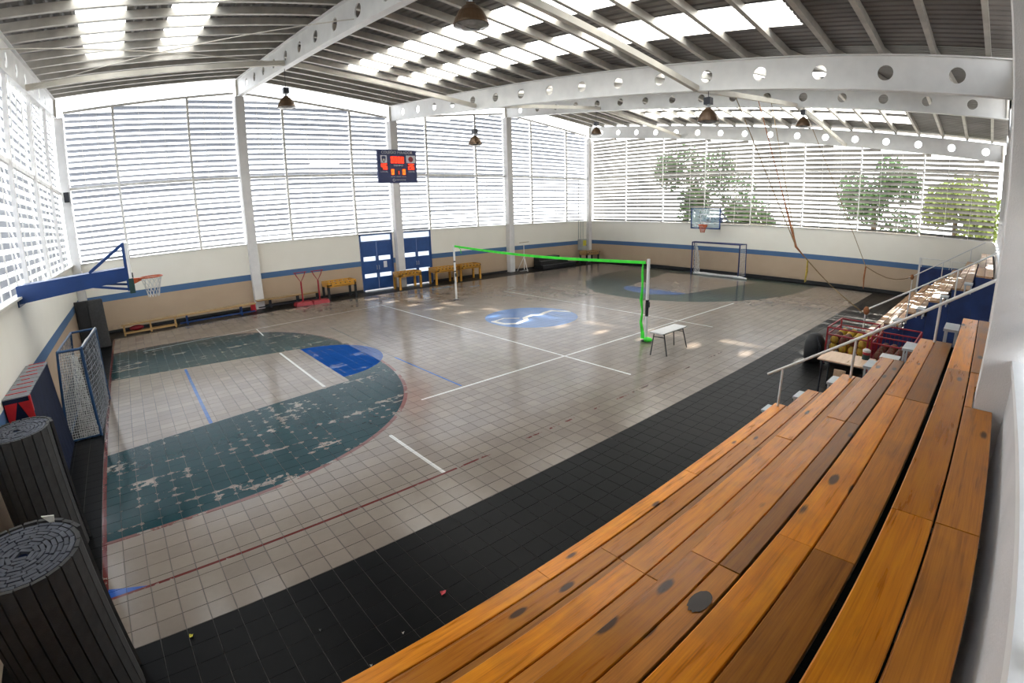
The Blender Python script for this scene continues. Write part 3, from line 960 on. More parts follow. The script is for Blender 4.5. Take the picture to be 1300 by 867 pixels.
put('emblem', MB().add([(p[0] + .13 * cos(q * pi / 10), sy - .010, p[1] + .13 * sin(q * pi / 10)) for q in range(20)], [tuple(range(20))]), 'redmetal', sb)
for u0, u1, v0, v1 in ((.32, .69, .19, .42), (.07, .245, .405, .61), (.76, .945, .405, .61), (.315, .42, .57, .77), (.465, .545, .60, .76), (.60, .71, .57, .77)):
    sbox('digit_window', u0, u1, v0, v1, 'sbdark', .005)
SEG = {'0': 'abcdef', '1': 'bc', '2': 'abged', '4': 'fgbc', '6': 'afgedc', '8': 'abcdefg'}
def digit(ch, u0, u1, v0, v1, m, th=.06):
    x0, zt = sp(u0, v0); x1, zb2 = sp(u1, v1); zm = (zt + zb2) / 2
    mb = MB(); t = th * .5
    S = dict(a=(x0, x1, zt - t, zt), g=(x0, x1, zm - t / 2, zm + t / 2), d=(x0, x1, zb2, zb2 + t), f=(x0, x0 + t, zm, zt), b=(x1 - t, x1, zm, zt), e=(x0, x0 + t, zb2, zm), c=(x1 - t, x1, zb2, zm))
    for q in SEG[ch]:
        a, b_, c, d = S[q]; mb.box(a, b_, sy - .016, sy - .004, c, d)
    put('digit', mb, m, sb)
for k, ch in enumerate('0000'):
    digit(ch, .335 + .088 * k, .402 + .088 * k, .21, .40, 'led', .09)
for k, ch in enumerate('46'): digit(ch, .085 + .08 * k, .15 + .08 * k, .42, .595, 'led', .09)
for k, ch in enumerate('26'): digit(ch, .775 + .085 * k, .845 + .085 * k, .42, .595, 'led', .09)
digit('0', .335, .40, .59, .75, 'ledo', .09); digit('0', .622, .69, .59, .75, 'ledo', .09); digit('1', .48, .53, .64, .74, 'led', .05)
stext('TIEMPO', .515, .475, .12, .25)
stext('LOCAL', .155, .665, .10, .18)
stext('VISITA', .855, .665, .10, .17)
stext('FALTAS', .37, .815, .06, .11); stext('PERIODO', .515, .815, .06, .12); stext('FALTAS', .655, .815, .06, .11)
p = sp(.385, .915)
put('logo_ring', MB().tube([(p[0] + .055 * cos(q * pi / 7 + .5), sy - .008, p[1] + .055 * sin(q * pi / 7 + .5)) for q in range(13)], .014, 4), 'print', sb)
stext('ETIMADRE', .56, .915, .085, .27)
for z0 in (6.45, 5.15):
    put('mount_bracket', MB().box(13.5, 14.0, sy + .10, W - .30, z0, z0 + .16), 'darkmetal', sb)

# ------------------------------------------------------------------ high bay lamps
lp = [(6.81, 11.95, 6.93, zhole(1, 11.95) - .36, 'bronze bell lamp hanging in front of the second louvre bay'),
      (6.81, 2.70, 6.36, zhole(1, 2.7) - .36, 'large bronze bell lamp close under the two skylight strips'),
      (13.75, 11.95, 6.05, zhole(2, 11.95) - .36, 'bronze bell lamp hanging in front of the third louvre bay'),
      (13.75, 2.57, 5.68, zhole(2, 2.57) - .36, 'bell lamp hanging just under the long beam beside the ropes'),
      (20.94, 12.06, 7.02, zhole(3, 12.06) - .36, 'small far bell lamp beside the far corner column'),
      (20.94, 2.59, 6.50, zhole(3, 2.59) - .36, 'dark bell lamp beside the rope strut over the far louvres')]
first = None
for x, y, z, zt, lab in lp:
    z0 = z
    l = root('bell_lamp', (x, y, z0), lab, 'lamp', 'bell lamps under the roof beams')
    put('bell', MB().lathe([(.27, 0), (.265, .03), (.24, .10), (.19, .20), (.12, .28), (.075, .31), (.07, .335)], (x, y, z0), 28, True), 'lampmetal', l, smooth=False)
    put('glass', MB().lathe([(.255, -.004), (.15, -.035), (.001, -.045)], (x, y, z0), 24, False), 'lampglass', l)
    put('neck', MB().cyl((x, y, z0 + .33), (x, y, z0 + .41), .03, 10), 'stoolgrey', l)
    put('ballast_box', MB().box(x - .085, x + .085, y - .085, y + .085, z0 + .41, z0 + .58), 'darkmetal', l)
    put('wire', MB().tube([(x, y, z0 + .58), (x, y, max(zt, z0 + .62))], .009, 5), 'darkmetal', l)
    put('wire_guard', MB().tube([(x - .25, y, z0 - .01), (x, y, z0 - .055), (x + .25, y, z0 - .01)], .006, 4), 'darkmetal', l)

# ------------------------------------------------------------------ hoops
def net_strands(cx, cy, zt, r0, r1, h, n=10, rows=4, rad=.006):
    mb = MB()
    for k in range(n):
        for s_ in (1, -1):
            pts = []
            for i in range(rows + 1):
                a = 2 * pi * (k + s_ * i * .5) / n; r = r0 + (r1 - r0) * (i / rows) ** .7
                pts.append((cx + r * cos(a), cy + r * sin(a), zt - h * i / rows))
            mb.tube(pts, rad, 4, cap=False)
    return mb
hp = root('basketball_hoop', (0.1, 8.3, 2.75), 'near basketball hoop on a long blue arm fixed to the wall', 'hoop')
arm = MB()
arm.hexa([(.015, 7.7, 2.60), (2.02, 7.72, 2.73), (2.02, 8.25, 2.73), (.015, 8.25, 2.60)], [(.015, 7.7, 2.93), (2.02, 7.72, 2.98), (2.02, 8.25, 2.98), (.015, 8.25, 2.93)])
put('arm', arm, 'blue', hp)
put('wall_plate', MB().box(.004, .03, 7.66, 8.29, 2.55, 2.69), 'blue', hp)
for y in (7.74, 8.86):
    put('upper_brace', MB().bar((1.35, min(y, 8.2), 2.97), (2.03, y, 3.43), .05, .05), 'blue', hp)
    put('lower_brace', MB().bar((1.15, min(y, 8.2), 2.76), (2.03, y, 2.56), .045, .045), 'blue', hp)
    put('board_post', MB().box(2.0, 2.05, y - .03, y + .03, 2.53, 3.45), 'blue', hp)
put('backboard', MB().box(2.06, 2.11, 7.5, 9.1, 2.56, 3.45), 'boardwhite', hp)
put('padding', MB().box(2.035, 2.135, 7.47, 9.13, 2.50, 2.60).box(2.035, 2.135, 7.46, 7.52, 2.5, 2.78).box(2.035, 2.135, 9.08, 9.14, 2.5, 2.78), 'pad', hp)
put('rim', MB().tube([(2.48 + .225 * cos(2 * pi * k / 24), 8.3 + .225 * sin(2 * pi * k / 24), 2.70) for k in range(24)], .014, 8, True)
    .hexa([(2.11, 8.2, 2.60), (2.30, 8.27, 2.66), (2.30, 8.33, 2.66), (2.11, 8.4, 2.60)], [(2.11, 8.2, 2.72), (2.30, 8.27, 2.71), (2.30, 8.33, 2.71), (2.11, 8.4, 2.72)]), 'orange', hp)
put('hoop_net', net_strands(2.48, 8.3, 2.69, .22, .11, .40, 12, 5), 'net', hp)

hp = root('basketball_hoop', (27.3, 9.25, 2.6), 'far basketball hoop with a clear backboard above the far goal', 'hoop')
put('backboard', MB().box(26.53, 26.55, 8.43, 10.10, 2.52, 3.56), 'board', hp)
put('board_frame', MB().box(26.52, 26.57, 8.41, 8.47, 2.5, 3.58).box(26.52, 26.57, 10.06, 10.12, 2.5, 3.58).box(26.52, 26.57, 8.41, 10.12, 2.49, 2.56).box(26.52, 26.57, 8.41, 10.12, 3.55, 3.58), 'blue', hp)
put('target_frame', MB().box(26.515, 26.53, 8.97, 9.0, 2.85, 3.25).box(26.515, 26.53, 9.52, 9.55, 2.85, 3.25).box(26.515, 26.53, 8.97, 9.55, 3.22, 3.25).box(26.515, 26.53, 8.97, 9.55, 2.85, 2.88), 'print', hp)
put('rim', MB().tube([(26.24 + .225 * cos(2 * pi * k / 20), 9.25 + .225 * sin(2 * pi * k / 20), 2.70) for k in range(20)], .02, 6, True).box(26.44, 26.54, 9.15, 9.35, 2.6, 2.72), 'orange', hp)
put('hoop_net', net_strands(26.24, 9.25, 2.69, .22, .10, .38, 10, 4, .008), 'orange', hp)
put('arm', MB().bar((26.58, 9.25, 2.95), (28.15, 9.25, 2.95), .4, .25), 'blue', hp)
for y in (8.5, 10.0):
    put('brace', MB().bar((26.58, y, 3.5), (28.12, y - .2 if y > 9 else y + .2, 2.85), .05, .05), 'blue', hp)

# ------------------------------------------------------------------ rolled mats
def rolled(cx, cy, R, H, label, pitch, seg, seed, tongue=None):
    rnd = random.Random(seed)
    r = root('rolled_mat', (cx, cy, 0), label, 'rolled mat', 'rolled foam mats by the near hoop wall')
    th = pitch * .80
    me = MB().box(-seg / 2 + .004, seg / 2 - .004, -th / 2, th / 2, 0, H).mesh('mat_strip', ['foam'])
    mei = MB().box(-seg / 2 + .005, seg / 2 - .005, -th / 2, th / 2, 0, H).mesh('mat_strip', ['foam_in'])
    a = 0.0; rad = R; k = 0
    while rad > .05:
        rad = R - pitch * a / (2 * pi)
        loose = .0
        if a < 2.4: loose = .035 * sin(a / 2.4 * pi)
        x, y = cx + (rad + loose) * cos(a + seed), cy + (rad + loose) * sin(a + seed)
        inst('mat_strip', me if a < 2 * pi else mei, r, (x, y, rnd.uniform(-.004, .004) + .005), rot=(0, 0, a + seed + pi / 2))
        a += seg / max(rad, .06); k += 1
    # the inner backing sheet, seen between the turns
    mb = MB(); n = 140; vs = []; fs = []
    amax = (R - .06) / pitch * 2 * pi
    for i in range(n + 1):
        aa = amax * i / n; rr = R - pitch * aa / (2 * pi) - pitch * .5
        for z in (.01, H - .012): vs.append((cx + rr * cos(aa + seed), cy + rr * sin(aa + seed), z))
    for i in range(n): fs.append((2 * i, 2 * i + 2, 2 * i + 3, 2 * i + 1))
    mb.add(vs, fs)
    put('backing', mb, 'foam_bl', r)
    return r
rolled(.90, .52, .47, 1.50, 'larger grey foam mat roll with a slate blue spiral top', .044, .115, 0.55)
rolled(.50, 3.28, .395, 1.60, 'slimmer dark foam mat roll standing beside the upright navy mats', .044, .115, 0.3)
# ------------------------------------------------------------------ standing mats with red ends
g = root('upright_mats', (.25, 6.1, 0), 'row of navy and red gym mats stood on edge between roll and goal', 'gym mats')
n = 8
for k in range(n):
    y0 = 4.90 + k * .272; y1 = y0 + .262
    s_ = .02 * (k / n)
    mb = MB().hexa([(.0 + .03, y0, 0), (.47, y0, 0), (.47, y1, 0), (.03, y1, 0)], [(.0 + .01, y0, 1.58), (.40 - s_, y0, 1.58), (.40 - s_, y1, 1.58), (.01, y1, 1.58)])
    put('mat', mb, 'matnavy', g)
    put('mat_top', MB().box(.015, .395, y0 + .005, y1 - .005, 1.575, 1.592), 'matgrey', g)
    if k % 1 == 0:
        put('red_piping', MB().box(.02 + random.uniform(0, .1), .25 + random.uniform(0, .14), y1 - .02, y1 + .006, 1.588, 1.600), 'red', g, label='red piping')
y0 = 4.90
for sgn in (0, 1):
    a, c = ((.02, .22) if sgn == 0 else (.23, .42))
    tip = a if sgn == 0 else c
    mb = MB().add([(.03, y0 - .012, 1.52), (.215, y0 - .012, 1.52), (.06, y0 - .012, 1.10), (.03, y0 - .012, 1.10)] if sgn == 0 else [(.225, y0 - .012, 1.52), (.405, y0 - .012, 1.52), (.405, y0 - .012, 1.12), (.39, y0 - .012, 1.10)], [(0, 1, 2, 3)])
    put('red_triangle', mb, 'red', g, label='red triangle on the navy end')
put('red_corner', MB().box(.385, .41, y0 - .014, y0 + .05, 1.1, 1.585), 'red', g, label='red corner binding')
# standing dark mats in the corner
for k, (x0, x1, y0, lean, m_, lab) in enumerate(((.50, 1.0, 16.0, .25, 'foam', 'wider charcoal mat leaning in the corner beside the long bench'), (.13, .50, 16.1, .22, 'black', 'narrow black mat leaning in the corner behind the goal net'), (.04, .96, 16.28, .22, 'foam', 'rearmost charcoal mat leaning in the corner behind two others'))):
    mb = MB().hexa([(x0, y0, 0), (x1, y0, 0), (x1, y0 + .10, 0), (x0, y0 + .10, 0)], [(x0 - .01, y0 + lean, 1.58), (x1 - .03, y0 + lean, 1.58), (x1 - .03, y0 + lean + .1, 1.58), (x0 - .01, y0 + lean + .1, 1.58)])
    put('leaning_mat_or_shade', mb, m_, None, label=lab, cat='gym mat', group='mats leaning in the near corner')

# ------------------------------------------------------------------ goals
def net_sheet(P, nu, nv, rad=.006, sag=0.0, jit=0.0, seed=1, diag=True):
    """net between four corners P00, P10, P11, P01"""
    rnd = random.Random(seed)
    A, B, C, D = [Vector(q) for q in P]
    nrm = (B - A).cross(D - A).normalized()
    def pt(u, v):
        p = A * (1 - u) * (1 - v) + B * u * (1 - v) + C * u * v + D * (1 - u) * v
        return p + nrm * sag * sin(pi * u) * sin(pi * v) + Vector((rnd.uniform(-jit, jit), rnd.uniform(-jit, jit), 0))
    grid = {}
    def gp(i, j):
        if (i, j) not in grid: grid[(i, j)] = pt(i / nu, j / nv)
        return grid[(i, j)]
    mb = MB()
    for i in range(nu + 1):
        mb.tube([gp(i, j) for j in range(nv + 1)], rad, 3, cap=False)
    for j in range(nv + 1):
        mb.tube([gp(i, j) for i in range(nu + 1)], rad, 3, cap=False)
    return mb
g = root('small_goal', (.9, 8.2, 0), 'blue framed small goal with white net against the near hoop wall', 'goal')
f0, f1, t0, t1 = (.97, 7.12, 0), (1.08, 9.5, 0), (.99, 7.22, 1.68), (1.14, 9.3, 1.68)
b0, b1, u0, u1 = (.37, 7.12, 0), (.42, 9.5, 0), (.56, 7.26, 1.68), (.62, 9.3, 1.68)
tb = lambda a, c, r=.03: MB().cyl(a, c, r, 10)
put('post', tb(f0, t0), 'goalblue', g); put('post', tb(f1, t1), 'goalblue', g)
put('crossbar', tb(t0, t1), 'goalblue', g)
put('back_post', tb(b0, u0, .025), 'goalblue', g); put('back_post', tb(b1, u1, .025), 'goalblue', g)
put('top_rail', tb(t0, u0, .025), 'goalblue', g); put('top_rail', tb(t1, u1, .025), 'goalblue', g); put('top_rail', tb(u0, u1, .025), 'goalblue', g)
put('ground_rail', tb((f0[0], f0[1], .025), (b0[0], b0[1], .025), .022), 'goalblue', g); put('ground_rail', tb((b0[0], b0[1], .025), (b1[0], b1[1], .025), .022), 'goalblue', g)
put('side_net', net_sheet((b0, f0, t0, u0), 14, 34, .0045, .0, .008), 'net', g)
put('hanging_net', net_sheet(((.60, 7.10, .05), (.95, 7.10, .05), (.90, 7.16, 1.55), (.80, 7.2, 1.6)), 11, 40, .005, .03, .012, 3), 'net', g)
put('mouth_net', net_sheet((f0, f1, t1, t0), 22, 18, .006, .10, .01, 4), 'netdark', g)
put('back_net', net_sheet((b0, b1, u1, u0), 22, 18, .005, .0, .01, 5), 'netdark', g)
put('net_bunch', MB().tube([(1.0, 7.25, 1.70), (1.04, 7.8, 1.715), (1.08, 8.4, 1.70), (1.12, 9.0, 1.715), (1.14, 9.3, 1.71)], [.008, .018, .012, .015, .008], 7), 'net', g)

g = root('handball_goal', (27.2, 9, 0), 'dark blue handball goal with white net by the far end wall', 'goal')
F0, F1, T = (26.95, 7.45, 0), (26.95, 10.2, 0), 1.74
B0, B1 = (27.75, 7.4, 0), (27.55, 10.35, 0)
for a in (F0, F1): put('post', tb(a, (a[0], a[1], T), .035), 'sbnavy', g)
put('crossbar', tb((F0[0], F0[1], T), (F1[0], F1[1], T), .035), 'sbnavy', g)
for a, c in ((F0, B0), (F1, B1)):
    put('back_stay', tb((c[0] - .1, c[1], T), c, .025), 'sbnavy', g)
    put('top_rail', tb((a[0], a[1], T), (c[0] - .1, c[1], T), .025), 'sbnavy', g)
put('top_rail', tb((B0[0] - .1, B0[1], T), (B1[0] - .1, B1[1], T), .02), 'sbnavy', g)
put('ground_rail', tb((F0[0], F0[1], .03), (B0[0], B0[1], .03), .025), 'sbnavy', g)
put('net_curtain', net_sheet(((27.1, 9.75, .03), (27.25, 10.2, .1), (27.3, 10.25, 1.6), (27.2, 10.05, 1.65)), 8, 20, .012, .15, .03, 6), 'net', g)
put('net_pile', MB().tube([(26.9, 10.05, .05), (27.0, 9.5, .06), (27.05, 8.6, .05), (27.0, 7.8, .06), (26.95, 7.35, .05), (26.9, 6.95, .04)], [.04, .09, .06, .07, .10, .04], 8), 'net', g)
put('side_net', net_sheet((F0, (B0[0], B0[1], 0), (B0[0] - .1, B0[1], T), (F0[0], F0[1], T)), 8, 16, .008, 0, .01, 7), 'net', g)

# ------------------------------------------------------------------ benches along the long wall
def plank_bench(x0, x1, y0, y1, h, legs, mt, ml, label, shelf=False, rail=False):
    r = root('long_bench', ((x0 + x1) / 2, (y0 + y1) / 2, 0), label, 'bench')
    put('seat', MB().box(x0, x1, y0, y1, h - .04, h), mt, r)
    for x in legs:
        put('leg', MB().box(x - .03, x + .03, y0 + .02, y0 + .07, 0, h - .04), ml, r)
        put('leg', MB().box(x - .03, x + .03, y1 - .07, y1 - .02, 0, h - .04), ml, r)
        put('leg_brace', MB().box(x - .03, x + .03, y0 + .05, y1 - .05, .06, .11), ml, r)
    if shelf or rail:
        put('lower_rail', MB().box(x0 + .05, x1 - .05, y0 + .03, y0 + .07, .07, .12), ml, r)
    if shelf:
        put('lower_rail', MB().box(x0 + .05, x1 - .05, y1 - .07, y1 - .03, .07, .12), ml, r)
    return r
plank_bench(1.38, 3.40, 17.30, 17.65, .42, (1.46, 2.40, 3.30), 'wood_bench', 'wood_bench', 'yellowish wooden bench frame in the corner beside the leaning mats', shelf=True)
plank_bench(3.42, 6.45, 17.45, 17.80, .40, (3.75, 5.85), 'wood_bench', 'blue', 'long wooden bench with blue steel legs before the second column', rail=True)
plank_bench(6.62, 9.42, 18.05, 18.36, .40, (7.2, 8.4, 9.3), 'wood_bench', 'darkmetal', 'long wooden bench with dark legs behind the two red stands', rail=True)
put('red_box', MB().box(6.34, 6.52, 17.95, 18.15, 0.0, .36), 'red', None, label='small red box standing against the foot of the second column', cat='box')
put('shoe_bag', MB().ball((1.9, 17.52, .22), .12, 10, (2.2, .8, .8)), 'redmetal', None, label='dark red bag lying on the rails of the corner bench', cat='bag')

# red stands
def red_stand(x, y, label):
    r = root('pole_stand', (x, y, 0), label, 'stand', 'red pole stands by the long wall')
    put('base', MB().hexa([(x - .36, y - .25, 0), (x + .36, y - .25, 0), (x + .36, y + .25, 0), (x - .36, y + .25, 0)], [(x - .33, y - .2, .15), (x + .33, y - .2, .15), (x + .33, y + .2, .15), (x - .33, y + .2, .15)]), 'redmetal', r)
    put('pole', MB().cyl((x, y, .15), (x, y, 1.0), .035, 10), 'redmetal', r)
    put('fork', MB().tube([(x - .22, y, 1.40), (x - .16, y, 1.25), (x, y, .99), (x + .16, y, 1.25), (x + .22, y, 1.40)], .02, 8), 'redmetal', r)
    put('top_bar', MB().box(x - .28, x + .28, y - .02, y + .02, 1.39, 1.42), 'redmetal', r)
red_stand(8.42, 17.50, 'red pole stand farther from the doors, beside the long bench')
red_stand(9.14, 17.42, 'red pole stand next to the black legged table football table')

# ------------------------------------------------------------------ table football tables
def foosball(x0, x1, y0, y1, leg_m, body_m, label, h=.84):
    r = root('football_table', ((x0 + x1) / 2, (y0 + y1) / 2, 0), label, 'game table', 'table football tables along the long wall')
    zb = h - .24
    t = .035
    body = MB().box(x0, x1, y0, y0 + t, zb, h).box(x0, x1, y1 - t, y1, zb, h).box(x0, x0 + t, y0 + t, y1 - t, zb, h).box(x1 - t, x1, y0 + t, y1 - t, zb, h)
    put('cabinet', body, body_m, r)
    put('play_field', MB().box(x0 + t, x1 - t, y0 + t, y1 - t, zb + .08, zb + .10), 'pad', r)
    for x in (x0 + .045, x1 - .045):
        for y in (y0 + .045, y1 - .045):
            put('leg', MB().box(x - .045, x + .045, y - .045, y + .045, 0, h + .0 if False else zb + .12), leg_m, r)
    for k in range(6):
        x = x0 + .13 + (x1 - x0 - .26) * k / 5
        rd = put('rod', MB().cyl((x, y0 - .16, h - .07), (x, y1 + .14, h - .07), .009, 6), 'stoolgrey', r)
        put('grip', MB().cyl((x, y0 - .17, h - .07), (x, y0 - .07, h - .07), .017, 8), 'black', rd)
        for q in range(3):
            yy = y0 + .2 + (y1 - y0 - .4) * q / 2
            put('player', MB().box(x - .012, x + .012, yy - .02, yy + .02, h - .15, h - .03), 'redmetal' if k % 2 else 'blue', rd)
    put('goal_slot', MB().box(x0 + .08, x0 + .2, y0 - .004, y0 + .01, zb + .06, zb + .11), 'black', r)
    put('score_beads', MB().box(x0 + .3, x1 - .3, y0 - .006, y0 + .004, h - .20, h - .185), 'black', r)
foosball(9.52, 10.86, 17.35, 18.1, 'black', 'wood_yellow', 'table football table with black legs beside the red stands')
foosball(13.10, 14.32, 17.48, 18.15, 'wood_yellow', 'wood_yellow', 'yellow wooden table football table in front of the second blue door')
foosball(15.12, 16.42, 17.45, 18.15, 'wood_yellow', 'wood_yellow', 'yellow wooden table football table partly behind the far net post')
foosball(16.68, 18.02, 17.55, 18.25, 'wood_yellow', 'wood_yellow', 'yellow wooden table football table nearest the fourth column')
foosball(26.35, 27.6, 17.3, 17.95, 'darkmetal', 'wood_bench', 'dark table football table in the far corner under the cabinet')

# ------------------------------------------------------------------ black stacked mats, tripod, cabinet, speaker
for k, (x0, x1, y0, z0, z1, lab) in enumerate(((22.80, 25.75, 17.70, 0, .24, 'lowest and longest black mat of the pile by the long wall'), (22.80, 25.2, 17.90, .24, .48, 'middle black mat of the pile by the long wall'), (22.80, 24.6, 18.05, .48, .72, 'topmost and shortest black mat of the pile by the long wall'))):
    r = root('crash_mat', ((x0 + x1) / 2, 18.1, z0), lab, 'gym mat', 'black mats piled by the long wall')
    put('pad', MB().box(x0, x1, y0, 18.5, z0 + .004, z1 - .006), 'black', r)
    put('piping', MB().box(x0 - .004, x1 + .004, y0 - .006, y0 + .01, z1 - .02, z1 - .003), 'matgrey', r)
t = root('tripod_stand', (21.55, 18.0, 0), 'white tripod stand with a short top bar beside the fourth column', 'stand')
put('pole', MB().cyl((21.55, 18.0, .1), (21.55, 18.0, 1.66), .02, 8), 'white', t)
for a, z in ((0.4, .9), (2.4, .9), (4.5, .9)):
    put('leg', MB().cyl((21.55, 18.0, .85), (21.55 + .42 * cos(a), 18.0 + .42 * sin(a), .015), .016, 8), 'white', t)
put('top_bar', MB().cyl((21.2, 18.0, 1.68), (21.95, 18.0, 1.70), .015, 8), 'ropethin', t)
put('ground_brace', MB().cyl((21.2, 18.0, .03), (21.9, 18.0, .03), .012, 6), 'white', t)
c = root('electrical_cabinet', (27.2, 18.5, .85), 'grey electrical cabinet with a yellow sticker in the far corner', 'cabinet')
put('body', MB().box(26.95, 27.5, 18.32, 18.62, .85, 1.55), 'cabinet', c)
put('door', MB().box(26.97, 27.48, 18.30, 18.32, .88, 1.52), 'cabinet', c)
put('sticker', MB().box(27.12, 27.42, 18.292, 18.302, 1.12, 1.48), 'yellow', c, label='yellow warning sticker')
put('handle', MB().box(27.42, 27.45, 18.285, 18.30, 1.1, 1.2), 'darkmetal', c)
for x in (26.98, 27.2, 27.42):
    put('conduit', MB().cyl((x, 18.58, 1.55), (x, 18.58, 5.4 if x < 27.1 else 2.7), .02, 6), 'cabinet', c)
s_ = root('wall_speaker', (.22, 18.2, 4.95), 'small black speaker mounted high on the near corner column', 'speaker')
put('body', MB().hexa([(.12, 18.05, 4.98), (.30, 18.05, 4.98), (.30, 18.25, 4.98), (.12, 18.25, 4.98)], [(.12, 18.0, 5.32), (.30, 18.0, 5.32), (.30, 18.25, 5.32), (.12, 18.25, 5.32)]), 'black', s_)
put('bracket', MB().box(.17, .25, 18.25, 18.35, 5.1, 5.2), 'darkmetal', s_)
put('grille', MB().box(.135, .285, 18.00, 18.03, 5.02, 5.28), 'darkmetal', s_)

# ------------------------------------------------------------------ court net
def net_post(x, y, h, label):
    r = root('net_post', (x, y, 0), label, 'post', 'badminton net posts')
    put('pole', MB().cyl((x, y, .02), (x, y, h), .042, 12), 'white', r)
    put('foot_plate', MB().lathe([(.13, 0), (.13, .015), (.06, .025)], (x, y, 0), 20), 'darkmetal', r)
    put('winch', MB().box(x - .03, x + .03, y - .07, y - .03, .95, 1.1), 'darkmetal', r)
    return r
p1 = net_post(13.50, 13.33, 2.24, 'white net post in front of the yellow football tables')
put('tape_wrap', MB().cyl((13.5, 13.33, 1.55), (13.5, 13.33, 1.60), .045, 12), 'darkmetal', p1)
put('tape_wrap', MB().cyl((13.5, 13.33, 1.15), (13.5, 13.33, 1.2), .045, 12), 'darkmetal', p1)
put('tape_tail', MB().tube([(13.5, 13.28, 2.22), (13.62, 13.2, 2.18), (13.7, 13.15, 2.05), (13.72, 13.15, 1.9)], .014, 5), 'green', p1, label='green tape tail')
p2 = net_post(13.33, 3.95, 2.25, 'net post with peeling black wrap beside the white table')
put('tape_wrap', MB().cyl((13.33, 3.95, .70), (13.33, 3.95, 1.15), .045, 12), 'black', p2, label='black peeling wrap')
nt_ = root('court_net', (13.42, 8.6, 2.1), 'rolled neon green net stretched between the two posts', 'net')
pts = []
for k in range(21):
    u = k / 20; pts.append((13.50 + (13.33 - 13.50) * u, 13.25 + (4.05 - 13.25) * u, 2.20 - .12 * sin(pi * u) - .05 * u))
mb = MB()
for a, b_ in zip(pts[:-1], pts[1:]): mb.bar(a, b_, .045, .075)
put('top_tape', mb, 'green', nt_)
put('hanging_tail', MB().tube([(13.40, 4.18, 2.12), (13.38, 4.17, 1.8), (13.36, 4.14, 1.5), (13.38, 4.18, 1.1), (13.37, 4.12, .8), (13.36, 4.15, .5), (13.34, 4.08, .25), (13.32, 4.02, .06)], [.02, .035, .03, .045, .025, .04, .045, .08], 7), 'green', nt_)
put('floor_bunch', MB().ball((13.27, 3.84, .07), .11, 10, (1.1, 1.2, .6)), 'green', nt_)

# white table on the court
t = root('folding_table', (12.85, 2.93, 0), 'small white topped table standing on the court beside the net post', 'table')
put('top', MB().box(12.24, 13.40, 2.74, 3.12, .585, .61), 'tabletop', t)
put('apron', MB().box(12.34, 13.3, 2.78, 3.08, .555, .585), 'darkmetal', t)
for (a, b_, c, d) in ((12.36, 3.06, 12.28, 3.10), (12.40, 2.80, 12.50, 2.74), (13.26, 3.06, 13.58, 3.16), (13.28, 2.80, 13.62, 2.80)):
    c2 = a + (c - a) * .8
    put('leg', MB().cyl((a, b_, .57), (c2, d, .0), .014, 8), 'darkmetal', t)
put('cross_rail', MB().cyl((12.36, 3.06, .47), (12.42, 2.80, .47), .01, 6), 'darkmetal', t)
put('cross_rail', MB().cyl((13.3, 3.06, .47), (13.34, 2.8, .47), .01, 6), 'darkmetal', t)

# ------------------------------------------------------------------ bleachers
RUN, RISE, YA = 0.51, 0.38, -0.766
def bleacher(name, x0, x1, segs, wm, label, near):
    r = root(name, ((x0 + x1) / 2, -2.2, 0), label, 'bleacher')
    rnd = random.Random(5 if near else 6)
    for k in range(6):
        z = RISE * (k + 1); y = YA - RUN * k
        splits = [(y, y - .195), (y - .203, y - .345 if k == 3 else (y - .425 if k >= 4 else y - .37))]
        if k < 2: splits = [(y, y - .19), (y - .20, y - .40)]
        if k == 5: splits = [(y, y - .195), (y - .205, y - .405)]
        for q, (a, b_) in enumerate(splits):
            ss = list(segs)
            if near and k < 2: ss = [segs[0], 1.9 + .3 * k, 4.70 + .3 * k, 7.3 + .5 * k, x1]
            for u0, u1 in zip(ss[:-1], ss[1:]):
                parts = [(u0, u1, b_)]
                if near and k == 5 and q == 1 and u0 < 6.44 < u1: parts = [(u0, 6.43, b_), (6.43, 7.02, -3.575), (7.02, u1, b_)]
                for v0, v1, bb in parts:
                    dz = rnd.uniform(-.003, .003)
                    mb = MB()
                    e = .006
                    xa_, xb_ = v0 + .003, v1 - .003
                    # rounded long edges
                    sec = [(a, z - .045), (a, z - e), (a - e, z), (bb + e, z), (bb, z - e), (bb, z - .045)]
                    vs = [(xx, yy, zz + dz) for xx in (xa_, xb_) for yy, zz in sec]
                    mb.add(vs, [(0, 1, 2, 3, 4, 5), (11, 10, 9, 8, 7, 6)] + [(i, 6 + i, 6 + (i + 1) % 6, (i + 1) % 6) for i in range(6)])
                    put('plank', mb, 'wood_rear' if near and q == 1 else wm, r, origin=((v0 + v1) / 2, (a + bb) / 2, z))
    xs = [x0 + .15] + [s for s in segs[1:-1]] + [x1 - .12]
    for x in xs:
        mb = MB()
        for k in range(6):
            z = RISE * (k + 1); y = YA - RUN * k
            mb.box(x - .025, x + .025, y - .42, y - .02, z - .095, z - .048)
            mb.box(x - .025, x + .025, y - .08, y - .03, 0, z - .095)
        put('support_frame', mb, 'darkmetal', r)
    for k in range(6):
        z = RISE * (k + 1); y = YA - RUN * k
        put('riser_shade_board', MB().box(x0 + .02, x1 - .02, y - .06, y - .04, 0 if k == 0 else z - .38, z - .10), 'black', r)  # black boards in the open risers stand in for the shade between rows
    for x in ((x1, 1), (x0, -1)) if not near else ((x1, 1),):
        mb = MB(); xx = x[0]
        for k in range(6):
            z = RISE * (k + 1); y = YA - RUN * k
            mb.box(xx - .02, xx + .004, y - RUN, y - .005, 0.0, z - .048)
        put('side_panel', mb, 'black' if near else 'navy', r)  # near panel is black so the gaps between rows look shaded
    return r
bl1 = bleacher('bleacher', 0.35, 10.35, [0.35, 1.75, 4.62, 7.46, 10.35], 'wood', 'near bleacher of orange varnished planks with a white handrail at its end', True)
